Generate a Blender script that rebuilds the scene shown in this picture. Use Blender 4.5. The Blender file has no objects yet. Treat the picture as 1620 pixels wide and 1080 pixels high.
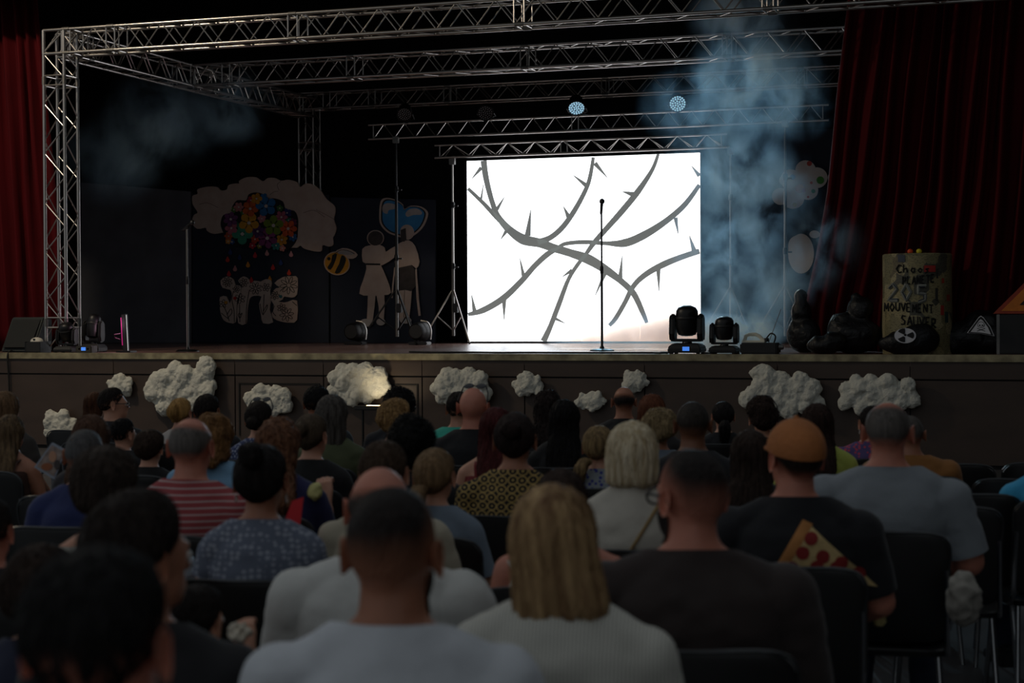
import bpy, bmesh, math, random
import numpy as np
from mathutils import Vector, Matrix
from mathutils.bvhtree import BVHTree

random.seed(7)
RNG = np.random.default_rng(11)
SC = bpy.context.scene
COL = SC.collection

# ------------------------------------------------------------------ camera, world, light, exposure
FPX = 2700.0                      # focal length in pixels of the 1620x1080 frame
YAW, PITCH, ROLL = math.radians(18.65), math.radians(0.85), math.radians(0.3)
EYE = np.array([0.0, 0.0, 1.58])
_fw = np.array([-math.sin(YAW), math.cos(YAW), 0.0]); _rt = np.array([math.cos(YAW), math.sin(YAW), 0.0]); _up = np.array([0, 0, 1.0])
_f = _fw * math.cos(PITCH) - _up * math.sin(PITCH); _u = _up * math.cos(PITCH) + _fw * math.sin(PITCH)
_r3 = _rt * math.cos(ROLL) - _u * math.sin(ROLL); _u3 = _u * math.cos(ROLL) + _rt * math.sin(ROLL)

cam_data = bpy.data.cameras.new('camera')
cam = bpy.data.objects.new('camera', cam_data); COL.objects.link(cam)
cam_data.sensor_width = 36.0
cam_data.lens = 36.0 * FPX / 1620.0
cam_data.clip_start = 0.05; cam_data.clip_end = 200
m = Matrix.Identity(4)
for i in range(3):
    m[i][0], m[i][1], m[i][2], m[i][3] = _r3[i], _u3[i], -_f[i], EYE[i]
cam.matrix_world = m
cam_data.dof.use_dof = True
cam_data.dof.focus_distance = 20.0
cam_data.dof.aperture_fstop = 4.2
SC.camera = cam

world = bpy.data.worlds.new('world'); SC.world = world
world.use_nodes = True
world.node_tree.nodes['Background'].inputs[0].default_value = (0.88, 0.95, 1.0, 1)
world.node_tree.nodes['Background'].inputs[1].default_value = 0.20

SC.view_settings.view_transform = 'Standard'
SC.view_settings.look = 'None'
SC.view_settings.gamma = 1.0
SC.view_settings.use_curve_mapping = False
SC.view_settings.exposure = 0.0
SC.cycles.volume_step_rate = 0.3
SC.cycles.volume_max_steps = 256
SC.cycles.max_bounces = 6
SC.cycles.volume_bounces = 2


def light(name, kind, loc, energy, color, target=None, **kw):
    d = bpy.data.lights.new(name, kind); d.energy = energy; d.color = color
    for k, v in kw.items():
        setattr(d, k, v)
    o = bpy.data.objects.new(name, d); COL.objects.link(o); o.location = loc
    if target is not None:
        o.rotation_euler = (Vector(target) - Vector(loc)).to_track_quat('-Z', 'Y').to_euler()
    return o


# ------------------------------------------------------------------ helpers: rays of the photograph, materials, meshes
def ray(px, py):
    return _f + (px - 810) / FPX * _r3 - (py - 540) / FPX * _u3


def on_y(px, py, Y):
    d = ray(px, py); return EYE + d * (Y / d[1])


def on_z(px, py, Z):
    d = ray(px, py); return EYE + d * ((Z - EYE[2]) / d[2])


def s2l(c):
    c = np.array(c[:3], float) / 255.0
    return tuple(np.where(c <= 0.04045, c / 12.92, ((c + 0.055) / 1.055) ** 2.4)) + (1.0,)


MATS = {}


def nodes_of(name):
    m = bpy.data.materials.new(name); m.use_nodes = True
    nt = m.node_tree
    return m, nt, nt.nodes['Principled BSDF'], nt.nodes.new, nt.links.new


def mat(name, rgb, rough=0.6, metal=0.0, var=0.12, scale=12.0, stretch=(1, 1, 1), bump=0.0, bscale=None, sheen=0.0, spec=0.5, coord='Object', rgb2=None):
    """plain surface: base colour with a little procedural variation and fine relief"""
    if name in MATS:
        return MATS[name]
    m, nt, b, N, L = nodes_of(name)
    c = s2l(rgb)
    tc = N('ShaderNodeTexCoord'); mp = N('ShaderNodeMapping'); L(tc.outputs[coord], mp.inputs[0])
    mp.inputs['Scale'].default_value = stretch
    nz = N('ShaderNodeTexNoise'); nz.inputs['Scale'].default_value = scale; nz.inputs['Detail'].default_value = 4
    L(mp.outputs[0], nz.inputs[0])
    mx = N('ShaderNodeMix'); mx.data_type = 'RGBA'
    if rgb2 is None:
        lo = tuple(x * (1 - var) for x in c[:3]) + (1,); hi = tuple(min(1, x * (1 + var)) for x in c[:3]) + (1,)
    else:
        lo, hi = c, s2l(rgb2)
    rp = N('ShaderNodeMapRange'); rp.inputs[1].default_value = 0.32; rp.inputs[2].default_value = 0.68
    L(nz.outputs[0], rp.inputs[0]); L(rp.outputs[0], mx.inputs[0])
    mx.inputs[6].default_value = lo; mx.inputs[7].default_value = hi
    L(mx.outputs[2], b.inputs['Base Color'])
    b.inputs['Roughness'].default_value = rough; b.inputs['Metallic'].default_value = metal
    b.inputs['Specular IOR Level'].default_value = spec
    if sheen:
        b.inputs['Sheen Weight'].default_value = sheen
    if bump:
        n2 = N('ShaderNodeTexNoise'); n2.inputs['Scale'].default_value = bscale or scale * 4; n2.inputs['Detail'].default_value = 3
        L(mp.outputs[0], n2.inputs[0])
        bp = N('ShaderNodeBump'); bp.inputs['Strength'].default_value = bump; bp.inputs['Distance'].default_value = 0.02
        L(n2.outputs[0], bp.inputs['Height']); L(bp.outputs[0], b.inputs['Normal'])
    MATS[name] = m
    return m


def emit(name, rgb, strength):
    if name in MATS:
        return MATS[name]
    m, nt, b, N, L = nodes_of(name)
    b.inputs['Base Color'].default_value = s2l(rgb); b.inputs['Roughness'].default_value = 0.7
    b.inputs['Emission Color'].default_value = s2l(rgb); b.inputs['Emission Strength'].default_value = strength
    MATS[name] = m
    return m


def world_of(o):
    w = o.matrix_parent_inverse @ o.matrix_basis if o.parent else o.matrix_basis.copy()
    return world_of(o.parent) @ w if o.parent else w


def tag(o, label=None, cat=None, group=None, kind=None):
    for k, v in (('label', label), ('category', cat), ('group', group), ('kind', kind)):
        if v:
            o[k] = v
    return o


def thing(name, label, cat, loc=(0, 0, 0), rotz=0.0, group=None):
    o = bpy.data.objects.new(name, None); COL.objects.link(o)
    o.empty_display_size = 0.1
    o.location = loc; o.rotation_euler = (0, 0, rotz)
    return tag(o, label, cat, group)


def link(name, me, parent=None, keep=True, matrix=None):
    """link mesh data as an object; keep=True: the geometry is in world space even though it has a parent"""
    o = bpy.data.objects.new(name, me); COL.objects.link(o)
    if matrix is not None:
        o.matrix_basis = matrix
    if parent is not None:
        o.parent = parent
        if keep:
            o.matrix_parent_inverse = world_of(parent).inverted()
    return o


def mesh_np(name, V, F, material=None, smooth=True):
    me = bpy.data.meshes.new(name)
    me.from_pydata([tuple(v) for v in V] if not isinstance(V, list) else V, [], F)
    if material is not None:
        me.materials.append(material)
    if smooth:
        me.polygons.foreach_set('use_smooth', [True] * len(me.polygons))
    me.update()
    return me


class MB:
    """collects shapes into one mesh"""
    def __init__(self):
        self.v, self.f = [], []

    def add(self, vs, fs):
        n = len(self.v); self.v += [tuple(map(float, p)) for p in vs]; self.f += [tuple(i + n for i in f) for f in fs]; return self

    def box(self, c, s, rot=None):
        c = np.array(c, float); h = np.array(s, float) / 2
        P = [np.array(((i & 1) * 2 - 1, ((i >> 1) & 1) * 2 - 1, ((i >> 2) & 1) * 2 - 1)) * h for i in range(8)]
        if rot is not None:
            P = [np.array(rot @ Vector(p)) for p in P]
        return self.add([c + p for p in P], [(0, 2, 3, 1), (4, 5, 7, 6), (0, 1, 5, 4), (2, 6, 7, 3), (0, 4, 6, 2), (1, 3, 7, 5)])

    def loft(self, rings, cap=True, closed=False):
        n = len(rings[0]); vs = [p for r in rings for p in r]; fs = []
        K = len(rings)
        for k in range(K if closed else K - 1):
            a, b = k * n, ((k + 1) % K) * n
            for i in range(n):
                j = (i + 1) % n
                fs.append((a + i, a + j, b + j, b + i))
        if cap and not closed:
            fs.append(tuple(range(n - 1, -1, -1))); fs.append(tuple(range((K - 1) * n, K * n)))
        return self.add(vs, fs)

    def tube(self, pts, rad, seg=8, cap=True, flat=1.0):
        P = [np.array(p, float) for p in pts]
        R = list(rad) if hasattr(rad, '__len__') else [rad] * len(P)
        rings = []; up = None
        for i, p in enumerate(P):
            t = P[min(i + 1, len(P) - 1)] - P[max(i - 1, 0)]; t = t / (np.linalg.norm(t) + 1e-12)
            if up is None:
                up = np.array((0, 0, 1.0)) if abs(t[2]) < 0.9 else np.array((1.0, 0, 0))
            a = np.cross(up, t); a /= np.linalg.norm(a) + 1e-12; b = np.cross(t, a); up = b
            rings.append([p + R[i] * (math.cos(2 * math.pi * k / seg) * a + flat * math.sin(2 * math.pi * k / seg) * b) for k in range(seg)])
        return self.loft(rings, cap)

    def capsule(self, p0, p1, r0, r1=None, seg=12, n=4):
        r1 = r0 if r1 is None else r1
        p0, p1 = np.array(p0, float), np.array(p1, float); d = p1 - p0; L = np.linalg.norm(d); t = d / (L + 1e-9)
        pts, rad = [], []
        for i in range(n):
            a = math.pi / 2 * (1 - i / n) * 0.98; pts.append(p0 - t * r0 * math.sin(a)); rad.append(r0 * math.cos(a))
        pts.append(p0); rad.append(r0)
        pts.append((p0 + p1) / 2); rad.append((r0 + r1) / 2)
        pts.append(p1); rad.append(r1)
        for i in range(1, n + 1):
            a = math.pi / 2 * i / n * 0.98; pts.append(p1 + t * r1 * math.sin(a)); rad.append(r1 * math.cos(a))
        return self.tube(pts, rad, seg)

    def ell(self, c, r, seg=16, n=10, M=None):
        rings = []
        for i in range(n + 1):
            a = math.pi * (i / n) * 0.996 + 0.006
            ring = []
            for k in range(seg):
                b = 2 * math.pi * k / seg
                p = np.array((math.sin(a) * math.cos(b) * r[0], math.sin(a) * math.sin(b) * r[1], -math.cos(a) * r[2]))
                if M is not None:
                    p = np.array(M @ Vector(p))
                ring.append(np.array(c) + p)
            rings.append(ring)
        return self.loft(rings)

    def lathe(self, prof, c=(0, 0, 0), seg=24, axis='Z', cap=True):
        rings = []
        for r, h in prof:
            ring = []
            for k in range(seg):
                b = 2 * math.pi * k / seg; x, y = r * math.cos(b), r * math.sin(b)
                q = (x, y, h) if axis == 'Z' else ((x, h, y) if axis == 'Y' else (h, x, y))
                ring.append(np.array(c) + np.array(q))
            rings.append(ring)
        return self.loft(rings, cap)

    def prism(self, poly, d):
        """poly: 3-d outline (planar); extruded by the vector d"""
        n = len(poly); d = np.array(d, float)
        vs = [np.array(p) for p in poly] + [np.array(p) + d for p in poly]
        fs = [tuple(range(n)), tuple(range(2 * n - 1, n - 1, -1))] + [(i, i + n, (i + 1) % n + n, (i + 1) % n) for i in range(n)]
        return self.add(vs, fs)

    def xform(self, M):
        self.v = [tuple(M @ Vector(p)) for p in self.v]; return self

    def mesh(self, name, material=None, smooth=True, bevel=0.0, sub=0):
        me = bpy.data.meshes.new(name); me.from_pydata(self.v, [], self.f)
        bm = bmesh.new(); bm.from_mesh(me)
        if bevel:
            es = [e for e in bm.edges if len(e.link_faces) == 2 and e.calc_face_angle(0) > 0.6]
            bmesh.ops.bevel(bm, geom=es, offset=bevel, segments=2, affect='EDGES', clamp_overlap=True)
        bmesh.ops.recalc_face_normals(bm, faces=bm.faces)
        if smooth:
            for f in bm.faces:
                f.smooth = True
            for e in bm.edges:
                if len(e.link_faces) == 2 and e.calc_face_angle(0) > 0.7:
                    e.smooth = False
        bm.to_mesh(me); bm.free()
        if material is not None:
            me.materials.append(material)
        return me

    def build(self, name, material, parent=None, smooth=True, bevel=0.0, keep=True, recentre=True, matrix=None):
        if recentre and matrix is None:
            A = np.array(self.v); lo, hi = A.min(0), A.max(0); c = np.array(((lo[0] + hi[0]) / 2, (lo[1] + hi[1]) / 2, lo[2]))
            self.v = [tuple(p) for p in A - c]
            matrix = Matrix.Translation(Vector(c))
        me = self.mesh(name, material, smooth, bevel)
        return link(name, me, parent, keep, matrix)


_ROD = {}


def rod(name, p0, p1, r, material, parent, keep=True, seg=10):
    """a straight bar as its own object; all bars of one material share one unit mesh"""
    k = (material.name, seg)
    if k not in _ROD:
        _ROD[k] = MB().lathe([(1, 0), (1, 1)], seg=seg).mesh('bar', material)
    p0, p1 = Vector(p0), Vector(p1); d = p1 - p0
    M = Matrix.Translation(p0) @ d.to_track_quat('Z', 'Y').to_matrix().to_4x4() @ Matrix.Diagonal((r, r, d.length, 1))
    return link(name, _ROD[k], parent, keep, M)


def catmull(P, n=6, closed=True):
    P = [np.array(p, float) for p in P]; out = []; N = len(P)
    for i in range(N if closed else N - 1):
        g = (lambda j: P[j % N]) if closed else (lambda j: P[max(0, min(N - 1, j))])
        a, b, c, d = g(i - 1), g(i), g(i + 1), g(i + 2)
        for k in range(n):
            t = k / n
            out.append(0.5 * (2 * b + (c - a) * t + (2 * a - 5 * b + 4 * c - d) * t * t + (3 * b - a - 3 * c + d) * t ** 3))
    if not closed:
        out.append(P[-1])
    return out


def flat_poly(pix, Y, thick, smooth_n=0):
    """outline given by rays of the photograph, set on the stage-parallel plane Y, cut out of board of real thickness"""
    if smooth_n:
        pix = catmull(pix, smooth_n)
    return MB().prism([on_y(p[0], p[1], Y) for p in pix], (0, thick, 0))


def circle_px(cx, cy, r, n=20, sx=1.0):
    return [(cx + r * sx * math.cos(2 * math.pi * k / n), cy + r * math.sin(2 * math.pi * k / n)) for k in range(n)]


def stroke_px(pts, w, Y, thick=0.004, n=5, mb=None, taper=None):
    """a drawn line of width w pixels as a thin raised ribbon on plane Y"""
    mb = mb or MB()
    P = catmull(pts, n, closed=False) if n and len(pts) > 2 else [np.array(p, float) for p in pts]
    L, R = [], []
    for i, p in enumerate(P):
        t = P[min(i + 1, len(P) - 1)] - P[max(i - 1, 0)]; t = t / (np.linalg.norm(t) + 1e-9)
        nn = np.array((-t[1], t[0])); q = i / max(1, len(P) - 1)
        ww = (np.interp(q, np.linspace(0, 1, len(taper)), taper) if taper is not None else w) / 2
        L.append(p + nn * ww); R.append(p - nn * ww)
    for i in range(len(P) - 1):
        quad = [L[i], L[i + 1], R[i + 1], R[i]]
        mb.prism([on_y(a[0], a[1], Y) for a in quad], (0, thick, 0))
    return mb


# value noise on arrays of points
_H = RNG.random(4096)


def vnoise(P, s=1.0, seed=0):
    P = np.asarray(P, float) * s + 100.0
    I = np.floor(P).astype(int); Fr = P - I; Fr = Fr * Fr * (3 - 2 * Fr)

    def h(a, b, c):
        return _H[(a * 73856 + b * 19349 + c * 8349 + seed * 977) & 4095]
    x, y, z = I.T; u, v, w = Fr.T
    out = 0
    for dx in (0, 1):
        for dy in (0, 1):
            for dz in (0, 1):
                out = out + h(x + dx, y + dy, z + dz) * (u if dx else 1 - u) * (v if dy else 1 - v) * (w if dz else 1 - w)
    return out * 2 - 1


_TMP = bpy.data.scenes.new('remesh_work')


def remesh(mb, voxel, smooth=4):
    """one continuous skin over overlapping shapes -> (V, quads)"""
    me = bpy.data.meshes.new('work'); me.from_pydata(mb.v, [], mb.f)
    o = bpy.data.objects.new('work', me); _TMP.collection.objects.link(o)
    md = o.modifiers.new('r', 'REMESH'); md.mode = 'VOXEL'; md.voxel_size = voxel
    if smooth:
        ms = o.modifiers.new('s', 'SMOOTH'); ms.factor = 0.5; ms.iterations = smooth
    vl = _TMP.view_layers[0]; vl.update()
    ev = o.evaluated_get(vl.depsgraph); em = ev.to_mesh()
    V = np.empty(len(em.vertices) * 3); em.vertices.foreach_get('co', V); V = V.reshape(-1, 3)
    Fc = [tuple(p.vertices) for p in em.polygons]
    ev.to_mesh_clear()
    bpy.data.objects.remove(o); bpy.data.meshes.remove(me)
    return V, Fc


def normals_of(V, F):
    N = np.zeros_like(V); Fq = np.array([f[:4] if len(f) >= 4 else f + (f[2],) for f in F])
    A = np.cross(V[Fq[:, 2]] - V[Fq[:, 0]], V[Fq[:, 3]] - V[Fq[:, 1]])
    for k in range(4):
        np.add.at(N, Fq[:, k], A)
    return N / (np.linalg.norm(N, axis=1, keepdims=True) + 1e-12)


def clip(V, F, fld, extra=()):
    """keep the part of a mesh where fld > 0, cut cleanly along fld = 0; extra: arrays interpolated with it"""
    Fq = np.array([f[:4] if len(f) >= 4 else f + (f[2],) for f in F]); pos = fld > 0
    cnt = pos[Fq].sum(1)
    keep = Fq[cnt == 4]; cut = Fq[(cnt > 0) & (cnt < 4)]
    data = [V] + [e.reshape(len(V), -1) for e in extra]
    D = np.hstack(data); newv = []; cache = {}; faces = [tuple(f) for f in keep]
    for f in cut:
        out = []
        for i in range(4):
            a, b = int(f[i]), int(f[(i + 1) % 4])
            if a == b:
                continue
            if pos[a]:
                out.append(a)
            if pos[a] != pos[b]:
                k = (min(a, b), max(a, b))
                if k not in cache:
                    t = fld[a] / (fld[a] - fld[b]); cache[k] = len(V) + len(newv); newv.append(D[a] * (1 - t) + D[b] * t)
                out.append(cache[k])
        if len(out) >= 3:
            faces.append(tuple(out))
    if newv:
        D = np.vstack([D, np.array(newv)])
    if not faces:
        return None
    used = np.unique(np.concatenate([np.array(f) for f in faces])); mp = -np.ones(len(D), int); mp[used] = np.arange(len(used))
    faces = [tuple(int(mp[i]) for i in f) for f in faces]
    D = D[used]; out = [D[:, :3]]; c = 3
    for e in data[1:]:
        out.append(D[:, c:c + e.shape[1]]); c += e.shape[1]
    return out, [tuple(dict.fromkeys(f)) for f in faces if len(set(f)) > 2]
# ------------------------------------------------------------------ common materials
M_CHROME = mat('aluminium_tube', (185, 180, 175), 0.28, 0.95, 0.1, 20)
M_STEEL = mat('dull_steel', (120, 118, 115), 0.45, 0.8, 0.1, 20)
M_BLACK = mat('black_plastic', (16, 16, 17), 0.5, 0, 0.1, 30)
M_BLACKM = mat('black_painted_metal', (20, 20, 22), 0.4, 0.2, 0.1, 30)
M_RUBBER = mat('black_rubber', (14, 14, 14), 0.75, 0, 0.1, 30)
M_BOARDW = mat('unbleached_white_board', (196, 172, 158), 0.8, 0, 0.1, 5, bump=0.1, rgb2=(208, 190, 178))
M_INK = mat('black_marker', (12, 12, 13), 0.7)

SY, SZ = 17.9, 1.16               # stage front plane and stage floor height

# ------------------------------------------------------------------ the setting
def struct(name, mb, m_, label=None, bevel=0.0, parent=None):
    o = mb.build(name, m_, parent, smooth=False, bevel=bevel)
    if parent is None:
        tag(o, label, None, None, 'structure')
    return o


M_FLOOR = mat('dark_concrete', (70, 70, 72), 0.55, 0, 0.25, 1.2, bump=0.08, bscale=30)
M_STAGE = mat('worn_stage_boards', (112, 84, 76), 0.26, 0, 0.25, 2.0, (1, 12, 1), bump=0.05, rgb2=(140, 112, 104))
M_WALLB = mat('matt_black_wall', (17, 17, 19), 0.9, 0, 0.2, 3, bump=0.15)
M_BROWN = mat('brown_laminate', (68, 54, 46), 0.55, 0, 0.16, 1.6, (1, 1, 3), bump=0.03)
M_GROOVE = mat('dark_groove', (22, 19, 18), 0.8)
M_EDGE = mat('worn_brass_edge', (118, 108, 84), 0.45, 0.3, 0.4, 6, (1, 1, 1), bump=0.05, rgb2=(184, 172, 136))
M_BLACKOUT = mat('black_ceiling_cloth', (9, 9, 11), 0.95, 0, 0.2, 3)

struct('floor', MB().box((-6, 8, -0.06), (32, 24, 0.12)), M_FLOOR, 'dark concrete hall floor under the audience')
struct('floor_stage', MB().box((-7.2, 22.5, SZ - 0.06), (18.6, 9.2, 0.12)), M_STAGE, 'worn reddish wooden stage floor behind the front edge')
struct('wall_back', MB().box((-7.2, 27.2, 4.4), (18.6, 0.2, 6.7)), M_WALLB, 'matt black back wall of the stage')
struct('wall_left', MB().box((-16.6, 22.6, 4.4), (0.2, 9.2, 6.7)), M_WALLB, 'black side wall of the stage beyond the narrow curtain')
struct('wall_right', MB().box((2.2, 22.5, 4.4), (0.2, 9.2, 6.7)), M_WALLB, 'black side wall of the stage behind the wide curtain')
struct('ceiling', MB().box((-7.2, 20.4, 7.8), (18.6, 14, 0.14)), M_BLACKOUT, 'black ceiling above the stage and its front edge')
struct('wall_light_baffle', MB().box((-7.2, 17.98, 6.65), (18.6, 0.06, 2.2)), M_BLACKOUT, 'added unseen black baffle above the stage opening, blocking high light')  # added out of view to keep sky and lamp light off the deep stage
struct('wall_side_blocker', MB().box((5.2, 8.0, 4.0), (0.2, 22, 8.0)), M_WALLB, 'added unseen dark wall beyond the empty chairs, blocking side light')  # unseen blocker, added so this side of the hall gets less sky light
struct('wall_proscenium', MB().box((-19.0, 18.0, 4.0), (5.0, 0.2, 8.0)), M_WALLB, 'dark wall beside the stage next to the narrow curtain')

# stage front: carcass, a band of top boards, lower framed panels, metal nosing
front = MB().box((-7.2, SY + 0.07, 0.52), (18.6, 0.1, 1.04)).build('wall_front', M_GROOVE, smooth=False)
tag(front, 'brown panelled front of the stage below the metal edge', None, None, 'structure')
zg = float(on_y(600, 595, SY)[2])
xs = [float(on_y(p, 595, SY)[0]) for p in (-60, 180, 372, 512, 668, 830, 1020, 1230, 1440, 1680)] + [1.05]
for i in range(len(xs) - 1):
    w = xs[i + 1] - xs[i]
    struct('panel', MB().box(((xs[i] + xs[i + 1]) / 2, SY + 0.008, (zg + 0.008 + SZ - 0.07) / 2), (w - 0.006, 0.03, SZ - 0.07 - zg - 0.008)), M_BROWN, parent=front, bevel=0.003)
    struct('panel', MB().box(((xs[i] + xs[i + 1]) / 2, SY + 0.012, (zg - 0.008) / 2 + 0.02), (w - 0.012, 0.03, zg - 0.05)), M_BROWN, parent=front, bevel=0.003)
    if i in (2, 3):      # a hatch frame of raised strips round two of the lower panels
        for (a, b, c, d) in ((0.05, w - 0.05, zg - 0.10, zg - 0.085), (0.05, 0.065, 0.2, zg - 0.1), (w - 0.065, w - 0.05, 0.2, zg - 0.1)):
            struct('hatch_strip', MB().box((xs[i] + (a + b) / 2, SY - 0.008, (c + d) / 2), (b - a, 0.012, d - c)), M_GROOVE, parent=front)
edge = MB().box((-7.2, SY - 0.005, SZ - 0.033), (18.6, 0.05, 0.075)).build('trim_1', M_EDGE, smooth=False, bevel=0.004)
tag(edge, 'worn brassy metal nosing along the stage edge', None, None, 'structure')

# ------------------------------------------------------------------ curtains
def curtain(name, label, edge_pts, x_far, Y, z0, z1, folds, seed, rgb, amp=0.07):
    r = random.Random(seed); nz, nu = 26, folds * 8
    ze = [e[1] for e in edge_pts]; xe = [e[0] for e in edge_pts]
    ph = [0.0]
    for k in range(folds):
        ph.append(ph[-1] + r.uniform(0.6, 1.5))
    ph = np.array(ph) / ph[-1]; am = [r.uniform(0.5, 1.25) for _ in range(folds + 1)]
    V, F = [], []
    for side in (0, 1):
        for i in range(nz + 1):
            t = i / nz; z = z0 + (z1 - z0) * t; x0 = np.interp(z, ze, xe)
            for j in range(nu + 1):
                u = j / nu; k = np.interp(u, ph, np.arange(folds + 1)); kk = int(min(folds - 1, k)); fr = k - kk
                a = amp * (am[kk] * (1 - fr) + am[kk + 1] * fr) * (1.0 - 0.25 * t)
                w = math.sin(2 * math.pi * k + 0.5 * math.sin(3 * t + kk)) + 0.35 * math.sin(4 * math.pi * k + seed + 1.4 * t)
                V.append((x0 + (x_far - x0) * u + 0.02 * math.sin(7 * t + 2 * kk), Y - a * w + 0.02 * math.sin(5 * t + kk) + side * 0.012, z))
    n = (nz + 1) * (nu + 1)
    for i in range(nz):
        for j in range(nu):
            a = i * (nu + 1) + j; F.append((a, a + 1, a + nu + 2, a + nu + 1)); F.append((n + a + nu + 1, n + a + nu + 2, n + a + 1, n + a))
    bd = [i * (nu + 1) for i in range(nz + 1)]
    for i in range(nz):
        a, b = i * (nu + 1), (i + 1) * (nu + 1); F.append((a, b, n + b, n + a)); F.append((n + a + nu, n + b + nu, b + nu, a + nu))
    for j in range(nu):
        F.append((j, n + j, n + j + 1, j + 1)); q = nz * (nu + 1) + j; F.append((q + 1, n + q + 1, n + q, q))
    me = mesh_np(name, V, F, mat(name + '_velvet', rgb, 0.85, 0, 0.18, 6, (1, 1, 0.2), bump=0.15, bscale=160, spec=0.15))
    return tag(link(name, me), label, 'curtain')


eR = [on_y(px, py, 19.0) for px, py in ((1266, 545), (1266, 500), (1288, 400), (1305, 300), (1322, 150), (1343, 0))]
eR = [(float(p[0]), float(p[2])) for p in eR] + [(float(eR[-1][0]) + 0.2, 7.6)]
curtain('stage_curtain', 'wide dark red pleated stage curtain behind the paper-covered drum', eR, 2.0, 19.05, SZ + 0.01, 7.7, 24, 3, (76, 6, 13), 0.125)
eL = [on_y(px, py, 18.85) for px, py in ((106, 545), (100, 470), (88, 330), (74, 150), (62, 0))]
eL = [(float(p[0]), float(p[2])) for p in eL] + [(float(eL[-1][0]) - 0.05, 7.6)]
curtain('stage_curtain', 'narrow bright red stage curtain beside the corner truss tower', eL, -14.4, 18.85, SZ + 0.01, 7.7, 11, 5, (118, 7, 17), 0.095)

# ------------------------------------------------------------------ aluminium trusses
def box_truss(name, label, p0, axis, length, a, b, size=0.29, pitch=0.47, joints=(), r=0.021, rb=0.0085, skip=(), group='aluminium roof truss'):
    """four chords along axis; a, b: the two cross directions; zig-zag braces on the four faces; frames at the joints"""
    p0, A, U, W = (np.array(q, float) for q in (p0, axis, a, b))
    t = thing(name, label, 'truss', tuple(p0), 0, group)
    cs = [p0, p0 + U * size, p0 + U * size + W * size, p0 + W * size]
    for c in cs:
        rod('chord', c, c + A * length, r, M_CHROME, t, seg=12)
    n = max(2, int(round(length / pitch)))
    for k, (c0, c1) in enumerate(((cs[0], cs[1]), (cs[3], cs[2]), (cs[0], cs[3]), (cs[1], cs[2]))):
        if k in skip:
            continue
        sh = 0.0 if k < 2 else 0.25
        for i in range(n):
            s0 = length * (i + sh) / n; s1 = length * (i + 0.5 + sh) / n; s2 = min(length, length * (i + 1 + sh) / n)
            if s1 <= length:
                rod('brace', c0 + A * s0, c1 + A * s1, rb, M_CHROME, t, seg=8)
                rod('brace', c1 + A * s1, c0 + A * s2, rb, M_CHROME, t, seg=8)
    for j in joints:
        for dj in (-0.06, 0.06):
            s = min(length - 0.01, max(0.01, j + dj))
            for c0, c1 in ((cs[0], cs[1]), (cs[3], cs[2]), (cs[0], cs[3]), (cs[1], cs[2])):
                rod('frame_bar', c0 + A * s, c1 + A * s, rb * 1.3, M_CHROME, t, seg=8)
        for c in cs:
            rod('coupler', c + A * (j - 0.05), c + A * (j + 0.05), r * 1.25, M_STEEL, t, seg=12)
    return t


XR = float(on_y(103, 300, 18.2)[0]); XL = XR - 0.29
ZB, ZT = 4.85, 5.14
X, Y, Z = (1, 0, 0), (0, 1, 0), (0, 0, 1)
box_truss('truss_tower', 'silver lattice tower at the front corner by the narrow red curtain', (XL, 18.2, SZ + 0.02), Z, ZB - SZ - 0.02, X, Y, joints=(0.35, ZB - SZ - 0.35), pitch=0.62)
box_truss('truss_beam', 'front roof truss, topmost of the three long silver beams', (XL, 18.2, ZB), X, 14.2, Z, Y, joints=(0.32, 0.95, 3.4, 6.2, 9.0))
box_truss('truss_beam', 'middle roof truss just below the front one, brightly lit from beneath', (XR + 0.02, 21.4, ZB), X, 13.9, Z, Y, joints=(0.5, 2.4, 4.9, 7.6))
box_truss('truss_beam', 'dim rear roof truss above the row of lamps', (XL, 25.4, 4.98), X, 14.2, Z, Y, joints=(0.5, 1.3, 2.6, 5.2, 8.2), size=0.26)
box_truss('truss_beam', 'side roof truss running back from the front corner tower', (XL, 18.5, ZB), Y, 6.88, Z, X, joints=(0.3, 2.9, 3.5, 6.4))
box_truss('truss_tower', 'dim silver lattice tower behind the white cloud cutout', (XL, 25.4, SZ + 0.02), Z, 4.98 - SZ - 0.03, X, Y, joints=(0.4, 3.2), pitch=0.7, size=0.26)
t = thing('corner_block', 'silver corner cube joining the front truss and its tower', 'truss', (XL, 18.2, ZB))
for (dx, dy) in ((0, 0), (0.29, 0), (0, 0.29), (0.29, 0.29)):
    rod('upright', (XL + dx, 18.2 + dy, ZB), (XL + dx, 18.2 + dy, ZT), 0.024, M_CHROME, t)
for (a, b) in (((0, 0), (0.29, 0)), ((0, 0.29), (0.29, 0.29)), ((0, 0), (0, 0.29)), ((0.29, 0), (0.29, 0.29))):
    rod('brace', (XL + a[0], 18.2 + a[1], ZB + 0.02), (XL + b[0], 18.2 + b[1], ZT - 0.02), 0.01, M_CHROME, t)


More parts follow.
